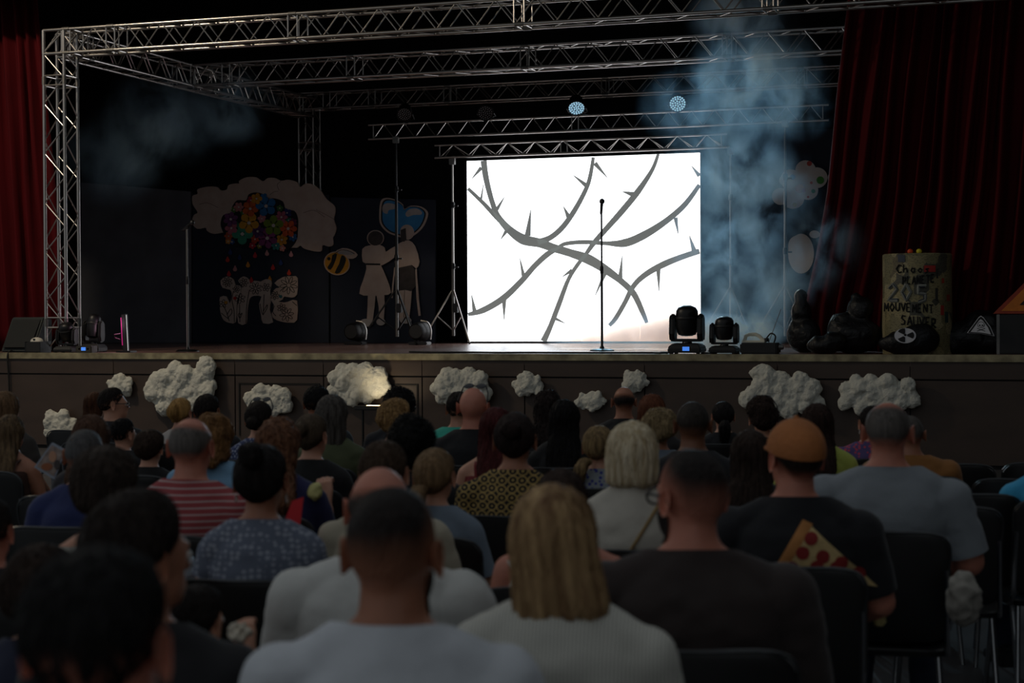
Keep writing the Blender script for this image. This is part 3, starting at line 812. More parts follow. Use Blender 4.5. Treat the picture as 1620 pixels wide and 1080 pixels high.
# low yellow box and small frame at the back
a, b = on_y(402, 526, 25.7), on_y(476, 540, 25.7)
t = thing('yellow_box', 'low mustard yellow box on the stage floor under the letters', 'box', (float((a[0] + b[0]) / 2), 25.75, SZ))
MB().box((float((a[0] + b[0]) / 2), 25.75, SZ + 0.09), (float(b[0] - a[0]), 0.3, 0.17)).build('box_body', mat('mustard_paint', (150, 132, 60), 0.6, 0, 0.2, 5), t, smooth=False, bevel=0.01)
MB().box((float((a[0] + b[0]) / 2), 25.75, SZ + 0.18), (float(b[0] - a[0]) + 0.03, 0.33, 0.02)).build('box_lid', mat('mustard_lid', (165, 146, 74), 0.5, 0, 0.2, 5), t, smooth=False, bevel=0.004)
a = on_y(500, 527, 25.6); b = on_y(536, 540, 25.6)
t = thing('wire_frame', 'small metal wire frame on the floor beside the yellow box', 'frame', (float(a[0]), 25.6, SZ))
x0, x1 = float(a[0]), float(b[0])
for x in (x0, (x0 + x1) / 2, x1):
    for y in (25.5, 25.65):
        rod('upright', (x, y, SZ), (x, y, SZ + 0.16), 0.008, M_STEEL, t)
for y in (25.5, 25.65):
    rod('rail', (x0, y, SZ + 0.16), (x1, y, SZ + 0.16), 0.008, M_STEEL, t); rod('rail', (x0, y, SZ + 0.06), (x1, y, SZ + 0.06), 0.008, M_STEEL, t)

# ------------------------------------------------------------------ microphones on stands
M_GRILLE = mat('mic_grille', (60, 60, 62), 0.4, 0.7, 0.4, 300)
def mic_stand(label, px, py_base, py_mic, tilt):
    p = on_z(px, py_base, SZ); x, y = float(p[0]), float(p[1]); H = float(on_y(px, py_mic, y)[2]) - SZ
    t = thing('microphone_stand', label, 'microphone stand', (x, y, SZ), 0, 'microphones on round-base stands')
    MB().lathe([(0.145, 0), (0.145, 0.012), (0.12, 0.024), (0.03, 0.03), (0.018, 0.06)], (x, y, SZ), 32).build('base', M_BLACKM, t)
    rod('lower_tube', (x, y, SZ + 0.03), (x, y, SZ + 0.56 * H), 0.0155, M_BLACKM if tilt == 0 else M_STEEL, t)
    rod('upper_tube', (x, y, SZ + 0.55 * H), (x, y, SZ + H - 0.08), 0.0115, M_BLACKM if tilt == 0 else M_STEEL, t)
    MB().lathe([(0.014, 0), (0.02, 0.01), (0.02, 0.08), (0.014, 0.1)], (x, y, SZ + 0.54 * H - 0.03)).build('clutch', M_BLACK, t)
    d = np.array((0.72 if tilt else 0.1, -0.12 if tilt else -0.25, 0.42 if tilt else 0.3)); d /= np.linalg.norm(d); c = np.array((x, y, SZ + H - 0.07))
    MB().tube([c - d * 0.05, c + d * 0.03], 0.016).build('mic_clip', M_BLACK, t)
    s = np.array((0, 0, 0.018))
    MB().tube([c + s - d * 0.09, c + s + d * 0.075], [0.012, 0.02]).build('mic_body', M_BLACKM, t)
    MB().ell(c + s + d * 0.1, (0.032, 0.032, 0.034)).build('mic_grille', M_GRILLE, t)
    return x, y


mic_stand('straight black microphone stand in front of the bright screen', 952.5, 555, 322, 0)
mxl, myl = mic_stand('chrome microphone stand on the dark side, microphone tipped over', 297, 556, 352, 1)

# ------------------------------------------------------------------ cotton clouds on the stage front
M_COTTON = mat('cotton_wadding', (214, 212, 200), 0.95, 0, 0.06, 25, bump=0.5, bscale=90)
CLD = [((70, 645, 135, 702), 'cotton cloud low down near the person with half-up blond hair', 1), ((173, 588, 218, 630), 'small round cotton cloud by the person with glasses', 2), ((234, 572, 354, 660), 'big three-lobed cotton cloud with a knob at its top corner', 3),
       ((391, 605, 470, 662), 'cotton cloud behind the person with sunglasses pushed up', 4), ((516, 570, 626, 643), 'big cotton cloud lit warmly by the small lamp below', 5), ((684, 577, 787, 653), 'long slanting cotton cloud above the bald head with sunglasses', 6), ((810, 586, 868, 629), 'small cotton cloud above the dark curly head', 7),
       ((912, 615, 965, 652), 'small low cotton cloud next to the long black hair', 8), ((981, 582, 1032, 623), 'little bent cotton cloud above the person with a bald crown', 9), ((1168, 583, 1314, 665), 'wide cotton cloud with a puff on its upper corner above the orange cap', 10), ((1317, 588, 1462, 662), 'widest cotton cloud behind the person in the grey T-shirt', 11)]
for (x0, y0, x1, y1), lab, sd in CLD:
    r = random.Random(sd * 31); A, B = on_y(x0, y1, SY), on_y(x1, y0, SY); W, H = float(B[0] - A[0]), float(B[2] - A[2]); cx, cz = float(A[0] + B[0]) / 2, float(A[2] + B[2]) / 2
    mb = MB(); n = 26 if W > 0.6 else 16; an0 = r.uniform(0, 6)
    mb.ell((0, 0, 0), (W * 0.36, 0.06, H * 0.34), 18, 10)
    for k in range(n):
        a = an0 + k * 2.39996; q = math.sqrt((k + 0.5) / n); rr = r.uniform(0.13, 0.2) * min(W, H) * 1.05
        lob = 1.0 + 0.16 * math.sin(3 * a + sd) if sd in (3, 9, 10) else 1.0
        mb.ell(((W / 2 - rr * 0.8) * q * math.cos(a) * min(1.05, lob), r.uniform(-0.025, 0.015), (H / 2 - rr * 0.8) * q * math.sin(a) * min(1.05, lob)), (rr, rr * 0.62, rr), 12, 8)
    if sd == 3:
        mb.ell((W * 0.33, 0, H * 0.38), (0.13, 0.07, 0.16), 12, 8)
    if sd == 10:
        mb.ell((-W * 0.22, 0, H * 0.42), (0.14, 0.06, 0.09), 12, 8)
    V, F = remesh(mb, 0.013, 2)
    Nn = normals_of(V, F); V = V + Nn * (vnoise(V, 14, sd) * 0.011 + vnoise(V, 34, sd + 1) * 0.009 + vnoise(V, 75, sd + 2) * 0.0065)[:, None]
    dpt = -float(V[:, 1].max()) - 0.004
    o = link('cotton_cloud', mesh_np('cotton_cloud', V, F, M_COTTON), None, True, Matrix.Translation((cx, SY + dpt, cz)))
    tag(o, lab, 'cloud', 'cotton clouds on the stage front')

# warm lamp under one cloud
lp = on_y(574, 645, 17.45); lx, lz = float(lp[0]), float(lp[2])
t = thing('flood_lamp', 'small black lamp bar on a thin pole under the warmly lit cloud', 'lamp', (lx, 17.45, 0))
rod('pole', (lx, 17.45, 0.02), (lx, 17.45, lz), 0.014, M_BLACKM, t)
MB().lathe([(0.16, 0), (0.16, 0.012), (0.03, 0.03)], (lx, 17.45, 0)).build('base', M_BLACKM, t)
MB().box((lx + 0.07, 17.45, lz + 0.0), (0.34, 0.09, 0.05)).build('housing', M_BLACK, t, smooth=False, bevel=0.012)
MB().box((lx + 0.13, 17.46, lz + 0.028), (0.16, 0.05, 0.006)).build('lens', emit('warm_lens', (255, 220, 160), 6), t, smooth=False)
light('flood_light', 'SPOT', (lx + 0.13, 17.47, lz + 0.05), 5.0, (1.0, 0.83, 0.56), (lx + 0.2, 17.95, lz + 0.5), spot_size=math.radians(120), spot_blend=0.7, shadow_soft_size=0.05)

# ------------------------------------------------------------------ moving-head lamps
M_LCD = emit('blue_display', (70, 130, 230), 0.9)
def moving_head(label, px, py_floor, wid, hgt, tilt=0.0, display=True, Yp=None, turn=0.0):
    p = on_y(px, py_floor, Yp or 18.25); x, y = float(p[0]), Yp or 18.25
    t = thing('moving_head_lamp', label, 'stage lamp', (x, y, SZ), turn, 'moving-head lamps on the stage edge')
    w, h = wid, hgt
    loc = lambda mb, nm, m_, **k: mb.build(nm, m_, t, keep=False, **k)
    base = MB().loft([[(sx * w * 0.5 * a, sy * w * 0.42 * a, z) for sx, sy in ((-1, -1), (1, -1), (1, 1), (-1, 1))] for z, a in ((0.012, 0.98), (h * 0.12, 1.0), (h * 0.2, 0.86), (h * 0.225, 0.6))])
    base = loc(base, 'base', M_BLACK, smooth=False, bevel=0.012)
    loc(MB().lathe([(w * 0.16, h * 0.2), (w * 0.13, h * 0.27)]), 'pan_hub', M_BLACKM)
    for s in (-1, 1):
        arm = MB().loft([[(s * w * (0.335 + 0.165 * k), yy, zz) for yy, zz in ((-w * 0.16, h * 0.26), (w * 0.16, h * 0.26), (w * 0.24, h * 0.42), (w * 0.2, h * 0.76), (w * 0.06, h * 0.84), (-w * 0.06, h * 0.84), (-w * 0.2, h * 0.76), (-w * 0.24, h * 0.42))] for k in (0, 1)])
        loc(arm, 'arm', M_BLACK, smooth=False, bevel=0.015)
    loc(MB().box((0, 0, h * 0.285), (w * 0.86, w * 0.32, h * 0.06)), 'yoke_bridge', M_BLACK, smooth=False, bevel=0.012)
    Mx = Matrix.Translation((0, 0, h * 0.66)) @ Matrix.Rotation(tilt, 4, 'X')
    hd = MB().lathe([(w * 0.14, -h * 0.29), (w * 0.26, -h * 0.26), (w * 0.325, -h * 0.12), (w * 0.33, h * 0.16), (w * 0.32, h * 0.24), (w * 0.26, h * 0.31), (w * 0.12, h * 0.355), (0.01, h * 0.36)], seg=28).xform(Mx)
    loc(hd, 'head', M_BLACKM)
    loc(MB().lathe([(w * 0.335, h * 0.05), (w * 0.345, h * 0.06), (w * 0.345, h * 0.1), (w * 0.335, h * 0.11)], seg=28).xform(Mx), 'cooling_ring', M_BLACK)
    for sx in (-1, 1):
        for sy in (-1, 1):
            loc(MB().lathe([(0.022, 0), (0.022, 0.014)], (sx * w * 0.4, sy * w * 0.32, 0.0)), 'rubber_foot', M_RUBBER)
    if display:
        d = MB().box((w * 0.06, -w * 0.425, h * 0.11), (w * 0.2, 0.008, h * 0.085)).build('display', M_LCD, base, keep=True)
        d.matrix_parent_inverse = Matrix.Identity(4); d.matrix_basis = base.matrix_basis.inverted() @ d.matrix_basis
    return t


moving_head('big black moving-head lamp in front of the screen corner', 1087, 556, 0.37, 0.52)
moving_head('smaller black moving-head lamp beside the fog machine', 1146, 556, 0.31, 0.40, display=False)
moving_head('black moving-head lamp at the foot of the front corner tower', 106, 552, 0.27, 0.37, 0.3, display=False, Yp=18.1)
moving_head('tall black moving-head lamp just inside the front corner tower', 148, 552, 0.27, 0.47, -0.2, Yp=18.45)

# fog machine with canister
p = on_y(1203, 556, 18.3); fx = float(p[0])
t = thing('fog_machine', 'black fog machine with a pale fluid canister on top', 'fog machine', (fx, 18.3, SZ))
MB().box((fx, 18.3, SZ + 0.06), (0.40, 0.26, 0.12)).build('housing', M_BLACK, t, smooth=False, bevel=0.015)
MB().tube([(fx + 0.2, 18.3, SZ + 0.07), (fx + 0.25, 18.3, SZ + 0.07)], [0.03, 0.022]).build('nozzle', M_STEEL, t)
M_JUG = mat('pale_plastic_canister', (215, 212, 196), 0.5, 0, 0.08, 8)
jp = [(-0.19, 0.12), (0.06, 0.12), (0.06, 0.15), (0.0, 0.20), (-0.05, 0.21), (-0.14, 0.21), (-0.18, 0.18)]
can = MB().prism([(fx + a, 18.22, SZ + b) for a, b in [(-0.19, 0.12), (0.06, 0.12), (0.06, 0.145), (-0.19, 0.145)]], (0, 0.14, 0)).build('canister', M_JUG, t, smooth=False, bevel=0.006)
MB().tube([(fx - 0.17, 18.29, SZ + 0.14), (fx - 0.155, 18.29, SZ + 0.195), (fx - 0.12, 18.29, SZ + 0.21), (fx - 0.05, 18.29, SZ + 0.21), (fx - 0.01, 18.29, SZ + 0.19), (fx + 0.04, 18.29, SZ + 0.14)], 0.02).build('handle', M_JUG, can)
MB().lathe([(0.025, 0), (0.025, 0.04)], (fx + 0.07, 18.29, SZ + 0.13)).build('cap', M_BLACK, t)
MB().tube(catmull([(fx + 0.07, 18.29, SZ + 0.17), (fx + 0.12, 18.27, SZ + 0.22), (fx + 0.17, 18.26, SZ + 0.19), (fx + 0.15, 18.27, SZ + 0.11)], 5, False), 0.008).build('hose', M_RUBBER, t)
rod('antenna', (fx + 0.09, 18.3, SZ + 0.12), (fx + 0.22, 18.32, SZ + 0.48), 0.004, M_STEEL, t)

# cables on the boards
def cable(label, pts, r=0.011):
    o = MB().tube(catmull(pts, 6, False), r, 8).build('power_cable', M_RUBBER); return tag(o, label, 'cable')


P = lambda px, y, z=0.012: (float(on_y(px, 556, y)[0]), y, SZ + z)
cable('black cable snaking along the stage edge below the screen', [P(648, 18.4), P(690, 18.15), P(740, 18.2), P(790, 18.08), P(840, 18.15), P(900, 18.1), P(960, 18.1), P(1040, 18.15)])
cable('black cable looping between the big moving-head lamp and the screen side', [P(1030, 18.2), P(1044, 18.05), P(1056, 18.2), P(1046, 18.35), P(1064, 18.3)])
cable('short black cable between the two dark lamps near the fog machine', [P(1115, 18.1), P(1122, 18.02), P(1132, 18.1)])
cable('black cable hanging down the stage front beside the narrow curtain', [(float(on_y(12, 565, 17.86)[0]), 17.95, SZ + 0.03), (float(on_y(12, 565, 17.86)[0]), 17.86, SZ - 0.03), (float(on_y(14, 600, 17.86)[0]), 17.86, 0.85), (float(on_y(16, 640, 17.86)[0]), 17.86, 0.3), (float(on_y(18, 640, 17.8)[0]), 17.8, 0.02)])

# ------------------------------------------------------------------ bin bags, drum and warning signs
m, nt, b_, N, L = nodes_of('black_bin_bag'); MATS['black_bin_bag'] = m
b_.inputs['Base Color'].default_value = s2l((18, 18, 20)); b_.inputs['Roughness'].default_value = 0.42; b_.inputs['Specular IOR Level'].default_value = 0.3
tc = N('ShaderNodeTexCoord'); nz = N('ShaderNodeTexNoise'); nz.inputs['Scale'].default_value = 9; nz.inputs['Detail'].default_value = 5; nz.inputs['Distortion'].default_value = 1.5
L(tc.outputs['Object'], nz.inputs[0]); bp = N('ShaderNodeBump'); bp.inputs['Strength'].default_value = 0.6; bp.inputs['Distance'].default_value = 0.03; L(nz.outputs[0], bp.inputs['Height']); L(bp.outputs[0], b_.inputs['Normal'])
M_BAG = m


def bag(label, blobs, Yp, sd, knot=None):
    """blobs: (px, py, rx px, ry px) in the photograph"""
    mb = MB(); k = 2700 / 18.6
    c0 = on_y(blobs[0][0], blobs[0][1], Yp)
    for (x, y, rx, ry) in blobs:
        c = on_y(x, y, Yp); z = max(float(c[2]), SZ + ry / k * 0.9)
        mb.ell((float(c[0]), Yp, z), (rx / k, min(rx, ry * 1.3) / k * 0.85, ry / k), 18, 12)
    if knot:
        a, b2 = on_y(knot[0], knot[1] + 10, Yp), on_y(knot[0] + 3, knot[1], Yp); mb.capsule(a, b2, 0.035, 0.06)
    V, F = remesh(mb, 0.02, 5); Nn = normals_of(V, F)
    d = 1 - np.abs(vnoise(V, 6, sd)) * 2; V = V + Nn * (d * 0.018 + vnoise(V, 14, sd + 3) * 0.007)[:, None]
    V[:, 2] = np.maximum(V[:, 2], SZ + 0.003)
    c = np.array((V[:, 0].mean(), V[:, 1].mean(), V[:, 2].min())); o = link('bin_bag', mesh_np('bin_bag', V - c, F, M_BAG), None, True, Matrix.Translation(Vector(c)))
    return tag(o, label, 'bin bag', 'black bin bags heaped on the stage')


bag('tall black bin bag leaning at the foot of the curtain edge', [(1272, 530, 26, 28), (1268, 495, 14, 22)], 18.75, 1, (1264, 468))
bag('black bin bag with a bulging top beside the drum', [(1352, 530, 42, 28), (1362, 488, 20, 20), (1335, 525, 26, 30)], 18.5, 2, (1352, 470))
bag('black bin bag in front of the drum under the radiation sign', [(1432, 543, 42, 18), (1455, 535, 30, 22)], 18.16, 3)
bag('wide black bin bag under the skull warning sign', [(1545, 534, 62, 26), (1515, 538, 40, 22), (1560, 515, 34, 24)], 18.55, 4)
bag('low black bin bag between the fog machine and the others', [(1305, 545, 28, 14), (1318, 540, 20, 14)], 18.25, 5)

# paper-covered drum
m, nt, b_, N, L = nodes_of('newspaper_collage'); MATS['newspaper_collage'] = m
tc = N('ShaderNodeTexCoord'); mp = N('ShaderNodeMapping'); L(tc.outputs['Object'], mp.inputs[0]); mp.inputs['Scale'].default_value = (6, 6, 5)
vo = N('ShaderNodeTexVoronoi'); vo.distance = 'CHEBYCHEV'; vo.inputs['Scale'].default_value = 1.0; L(mp.outputs[0], vo.inputs[0])
mp2 = N('ShaderNodeMapping'); L(tc.outputs['Object'], mp2.inputs[0]); mp2.inputs['Scale'].default_value = (40, 40, 130)
nz = N('ShaderNodeTexNoise'); nz.inputs['Scale'].default_value = 1; nz.inputs['Detail'].default_value = 2; L(mp2.outputs[0], nz.inputs[0])
cr = N('ShaderNodeValToRGB'); L(vo.outputs['Color'], cr.inputs[0]); cr.color_ramp.interpolation = 'CONSTANT'
cs = [(0.0, (150, 138, 98)), (0.3, (128, 120, 86)), (0.52, (166, 154, 116)), (0.66, (84, 82, 70)), (0.74, (140, 130, 94)), (0.9, (112, 102, 76))]
cr.color_ramp.elements[0].color = s2l(cs[0][1]); cr.color_ramp.elements[1].position = cs[1][0]; cr.color_ramp.elements[1].color = s2l(cs[1][1])
for q_, c_ in cs[2:]:
    el = cr.color_ramp.elements.new(q_); el.color = s2l(c_)
mr = N('ShaderNodeMapRange'); mr.inputs[1].default_value = 0.52; mr.inputs[2].default_value = 0.62; mr.inputs[3].default_value = 1.0; mr.inputs[4].default_value = 0.45; L(nz.outputs[0], mr.inputs[0])
mx = N('ShaderNodeMix'); mx.data_type = 'RGBA'; mx.blend_type = 'MULTIPLY'; mx.inputs[0].default_value = 1; L(cr.outputs[0], mx.inputs[6]); L(mr.outputs[0], mx.inputs[7]); L(mx.outputs[2], b_.inputs['Base Color']); b_.inputs['Roughness'].default_value = 0.55
M_NEWS = m
DY = 18.5; dc = on_y(1451, 480, DY); dx = float(dc[0]); DRAD = 0.36; dtop = float(on_y(1451, 402, DY - 0.3)[2])
drum = thing('paper_drum', 'tall drum covered in yellowed newspaper with black hand lettering', 'drum', (dx, DY, SZ))
MB().lathe([(DRAD, SZ), (DRAD * 1.01, SZ + 0.3), (DRAD * 0.995, SZ + 0.7), (DRAD, dtop), (DRAD * 0.97, dtop + 0.012), (DRAD * 0.5, dtop + 0.01)], (dx, DY, 0), 40).build('drum_body', M_NEWS, drum)


def on_drum(px, py, off=0.004):
    d = ray(px, py); o_ = EYE[:2] - np.array((dx, DY)); a = d[0] ** 2 + d[1] ** 2; b = o_ @ d[:2]; c = o_ @ o_ - (DRAD * 1.008 + off) ** 2; D = b * b - a * c
    t_ = (-b - math.sqrt(D)) / a if D > 0 else -b / a
    return EYE + d * t_


FONT = {'C': [[(1, .15), (.5, 0), (0, .5), (.5, 1), (1, .85)]], 'h': [[(0, 0), (0, 1)], [(0, .6), (.6, .45), (.7, 1)]], 'a': [[(.8, .5), (.3, .45), (.1, .75), (.4, 1), (.8, .8)], [(.8, .4), (.8, 1)]], 'o': [[(.5, .45), (.1, .7), (.5, 1), (.9, .7), (.5, .45)]],
        's': [[(.8, .45), (.2, .5), (.7, .75), (.1, 1)]], 'P': [[(0, 1), (0, 0), (.8, .1), (.7, .5), (0, .55)]], 'L': [[(0, 0), (0, 1), (.8, 1)]], 'A': [[(0, 1), (.5, 0), (1, 1)], [(.2, .65), (.8, .65)]], 'N': [[(0, 1), (0, 0), (.9, 1), (.9, 0)]],
        'E': [[(.8, 0), (0, 0), (0, 1), (.8, 1)], [(0, .5), (.6, .5)]], 'T': [[(0, 0), (1, 0)], [(.5, 0), (.5, 1)]], 'M': [[(0, 1), (.1, 0), (.5, .7), (.9, 0), (1, 1)]], 'O': [[(.5, 0), (0, .5), (.5, 1), (1, .5), (.5, 0)]],
        'U': [[(0, 0), (.05, .8), (.5, 1), (.9, .8), (.95, 0)]], 'V': [[(0, 0), (.5, 1), (1, 0)]], 'S': [[(.9, .1), (.3, 0), (.1, .3), (.8, .6), (.7, .95), (0, .95)]], 'R': [[(0, 1), (0, 0), (.8, .1), (.7, .5), (0, .55), (.9, 1)]],
        '2': [[(.1, .25), (.5, 0), (.9, .3), (0, 1), (1, 1)]], '0': [[(.5, 0), (.05, .5), (.5, 1), (.95, .5), (.5, 0)]], '5': [[(.9, 0), (.1, 0), (.1, .45), (.8, .5), (.8, .85), (.1, 1)]]}
M_NAVY = mat('blue_black_paint', (34, 42, 58), 0.7)


def write_drum(word, x0, y0, x1, y1, rad, m_, slant=0.0, part='lettering', off=0.004):
    mb = MB(); n = len(word); w = (x1 - x0) / n; r = random.Random(len(word) * 7 + int(x0))
    for i, ch in enumerate(word):
        jy = r.uniform(-6, 6)
        for st in FONT[ch]:
            pts = [c4(x0 + w * (i + 0.08 + 0.74 * a), y0 + slant * (i / max(1, n - 1)) + jy + (y1 - y0) * b) for a, b in st]
            P2 = []
            for k in range(len(pts) - 1):
                for s in np.linspace(0, 1, 5)[:-1]:
                    P2.append(np.array(pts[k]) * (1 - s) + np.array(pts[k + 1]) * s)
            P2.append(np.array(pts[-1])); mb.tube([on_drum(p[0], p[1], off) for p in P2], rad, 6, flat=0.8)
    return mb.build(part, m_, drum)


write_drum('20', 200, 405, 440, 555, 0.024, mat('white_brush_paint', (128, 130, 124), 0.7), part='brush_ground', off=-0.004); write_drum('5', 465, 415, 585, 570, 0.024, MATS['white_brush_paint'], part='brush_ground', off=-0.004)
write_drum('20', 200, 405, 440, 550, 0.013, M_NAVY); write_drum('5', 465, 425, 570, 560, 0.011, M_NAVY)
write_drum('Chaos', 275, 225, 600, 300, 0.0085, M_INK); write_drum('PLANETE', 335, 335, 640, 405, 0.0085, M_INK, -20); write_drum('MOUVEMENT', 165, 575, 630, 650, 0.0085, M_INK, 15); write_drum('SAUVER', 320, 690, 660, 775, 0.0095, M_INK, 30)
for (x0, y0, x1, y1, col) in ((535, 232, 642, 292, (180, 50, 44)), (700, 350, 722, 395, (170, 60, 40)), (690, 600, 720, 690, (170, 50, 40)), (295, 135, 360, 200, (58, 66, 80)), (745, 500, 775, 560, (150, 70, 50)), (650, 260, 668, 350, (60, 58, 52)), (640, 440, 665, 560, (60, 58, 52)), (730, 660, 760, 760, (40, 70, 66))):
    mb = MB(); n = 5
    g = [[on_drum(*c4(x0 + (x1 - x0) * i / n, y0 + (y1 - y0) * j), 0.002) for i in range(n + 1)] for j in (0, 1)]
    mb.add([p for row in g for p in row], [(i, i + 1, n + 2 + i, n + 1 + i) for i in range(n)]); mb.build('paper_scrap', mat('scrap_%d_%d_%d' % col, col, 0.6), drum)
for (x, y, col, cn) in ((1440, 399, (230, 80, 30), 'orange'), (1454, 399, (215, 200, 40), 'yellow')):
    c = on_y(x, y, DY - 0.28); o = MB().ell((float(c[0]), DY - 0.28, dtop + 0.03), (0.03, 0.03, 0.028)).build('ball', mat('ball_' + cn, col, 0.5)); tag(o, 'small %s ball on top of the paper-covered drum' % cn, 'ball', 'balls on the drum')

# radiation sign on the bag
M_SIGNW = mat('white_sign_card', (205, 205, 210), 0.7, 0, 0.06, 10)
ys = 17.96
def sign_poly(pts, off, thick=0.004): return MB().prism([on_y(*c4(*p), ys - off) for p in pts], (0, thick, 0))


t = thing('warning_sign', 'round white radiation warning card on the bin bag before the drum', 'sign', base_at([c4(362, 945)], ys))
sign_poly([(362 + 100 * math.cos(b), 880 + 70 * math.sin(b)) for b in np.linspace(0, 2 * math.pi, 33)[:-1]], 0.0, 0.01).build('card', M_SIGNW, t, smooth=False)
for k in range(3):
    a0 = math.radians(-120 + 120 * k)
    pl = [(362 + r_ * math.cos(a0 + d_) * 1.05, 876 + r_ * math.sin(a0 + d_) * 0.85) for r_, d_ in [(20, -0.5), (74, -0.5), (78, -0.25), (79, 0), (78, 0.25), (74, 0.5), (20, 0.5)]]
    sign_poly(pl, 0.004).build('trefoil_blade', M_INK, t, smooth=False)
sign_poly([(362 + 13 * math.cos(b), 873 + 11 * math.sin(b)) for b in np.linspace(0, 2 * math.pi, 13)[:-1]], 0.004).build('trefoil_hub', M_INK, t, smooth=False)
ys = 18.27
t = thing('warning_sign', 'white triangular skull warning card on the wide bin bag', 'sign', base_at([c4(1060, 880)], ys))
tri = lambda k, cx=1060, cy=820: [(cx + (x - cx) * k, cy + (y - cy) * k) for x, y in ((1060, 695), (1085, 712), (1150, 800), (1186, 884), (1060, 862), (932, 855), (985, 785), (1040, 710))]
sign_poly(tri(1.0), 0.0, 0.01).build('card', M_SIGNW, t, smooth=False); sign_poly(tri(0.93), 0.003).build('black_border', M_INK, t, smooth=False); sign_poly(tri(0.74), 0.006).build('white_field', M_SIGNW, t, smooth=False)
sk = sign_poly([(1062 + 34 * math.cos(b), 782 + 32 * math.sin(b) * (1 if math.sin(b) < 0 else 0.8)) for b in np.linspace(0, 2 * math.pi, 21)[:-1]], 0.008).build('skull_outline', M_INK, t, smooth=False)
sign_poly([(1062 + 29 * math.cos(b), 782 + 27 * math.sin(b) * (1 if math.sin(b) < 0 else 0.8)) for b in np.linspace(0, 2 * math.pi, 21)[:-1]], 0.010).build('skull_face', M_SIGNW, t, smooth=False)
for (x, y, rx, ry) in ((1050, 785, 9, 7), (1076, 785, 9, 7), (1063, 798, 3, 4)):
    sign_poly([(x + rx * math.cos(b), y + ry * math.sin(b)) for b in np.linspace(0, 2 * math.pi, 11)[:-1]], 0.012).build('skull_socket', M_INK, t, smooth=False)
for (a, b) in (((1025, 812), (1100, 838)), ((1100, 812), (1025, 838))):
    sign_poly([(a[0], a[1] - 3), (b[0], b[1] - 3), (b[0], b[1] + 3), (a[0], a[1] + 3)], 0.008).build('crossbone', M_INK, t, smooth=False)

# orange triangular road sign on a black case
ys = 18.35; RSX = on_y(1664, 497, ys)
t = thing('equipment_case', 'black equipment case under the orange triangular road sign', 'case', (float(RSX[0]), 18.45, SZ))
ctop = float(on_y(1600, 497, 18.3)[2])
MB().box((float(RSX[0]), 18.5, (SZ + ctop) / 2), (1.1, 0.3, ctop - SZ - 0.004)).build('case_body', M_BLACK, t, smooth=False, bevel=0.012)
for sx in (-0.53, 0.53):
    MB().box((float(RSX[0]) + sx, 18.5, (SZ + ctop) / 2), (0.03, 0.31, ctop - SZ - 0.002)).build('case_corner', M_STEEL, t, smooth=False)
t = thing('road_sign', 'large orange triangular road sign with red border at the stage edge', 'sign', (float(RSX[0]), ys, ctop))
tr = [(1664, 404), (1757, 496), (1571, 496)]; cc = np.array(tr).mean(0)
for nm, k, m_, off in (('sign_border', 1.0, mat('sign_red', (150, 52, 24), 0.6), 0), ('sign_plate', 0.86, mat('sign_orange', (206, 116, 30), 0.6), 0.004), ('sign_inner', 0.55, mat('sign_dark', (30, 22, 18), 0.7), 0.008), ('sign_inner_plate', 0.48, MATS['sign_orange'], 0.012)):
    MB().prism([on_y(*(cc + (np.array(p) - cc) * k), ys - off) for p in tr], (0, 0.012, 0)).build(nm, m_, t, smooth=False)

# dark gear beside the narrow curtain
p = on_y(34, 556, 18.3); x = float(p[0])
t = thing('stage_monitor', 'black wedge loudspeaker standing beside the narrow curtain', 'loudspeaker', (x, 18.4, SZ))
MB().prism([(x - 0.24, 18.2, SZ + 0.005), (x - 0.24, 18.62, SZ + 0.005), (x - 0.24, 18.62, SZ + 0.42), (x - 0.24, 18.45, SZ + 0.44)], (0.48, 0, 0)).build('cabinet', mat('dark_green_black_paint', (30, 36, 36), 0.7, 0, 0.3, 4), t, smooth=False, bevel=0.015)
MB().prism([(x - 0.2, 18.205, SZ + 0.06), (x - 0.2, 18.19, SZ + 0.065), (x - 0.2, 18.42, SZ + 0.41), (x - 0.2, 18.435, SZ + 0.405)], (0.4, 0, 0)).build('speaker_grille', mat('grille_cloth', (22, 24, 24), 0.8, 0, 0.4, 200), t, smooth=False)
p = on_y(60, 556, 18.1); x = float(p[0])
t = thing('flight_case', 'small dark case with a white mask lying on it', 'case', (x, 18.1, SZ))
MB().box((x, 18.1, SZ + 0.07), (0.22, 0.22, 0.13)).build('case_body', mat('case_dark', (26, 25, 24), 0.6), t, smooth=False, bevel=0.01)
for s in (-1, 1):
    MB().box((x + s * 0.105, 18.1, SZ + 0.07), (0.014, 0.225, 0.135)).build('case_edge', M_BLACKM, t, smooth=False)
t = thing('mask', 'white mask with a small black heart lying on the dark case', 'mask', (x, 18.08, SZ + 0.136))
mb = MB().ell((x, 18.08, SZ + 0.136), (0.085, 0.07, 0.055), 18, 12); mb.v = [(a, b, max(c, SZ + 0.137)) for a, b, c in mb.v]; mb.build('mask_shell', mat('mask_white', (205, 200, 188), 0.6), t)
MB().prism([(x + 0.004 + a, 18.008, SZ + 0.16 + b) for a, b in ((0, -0.014), (0.016, 0.006), (0.012, 0.014), (0.004, 0.012), (0, 0.007), (-0.004, 0.012), (-0.012, 0.014), (-0.016, 0.006))], (0, 0.012, 0)).build('heart_mark', M_INK, t, smooth=False)
t = thing('dmx_box', 'small control box with a glowing blue display by the corner tower', 'control box', (float(on_y(135, 556, 18.0)[0]), 18.03, SZ))
x = float(on_y(135, 556, 18.0)[0])
MB().box((x, 18.03, SZ + 0.045), (0.22, 0.14, 0.085)).build('box_body', mat('box_grey', (52, 48, 40), 0.5), t, smooth=False, bevel=0.008)
MB().box((x, 17.958, SZ + 0.05), (0.06, 0.006, 0.04)).build('display', M_LCD, t, smooth=False)
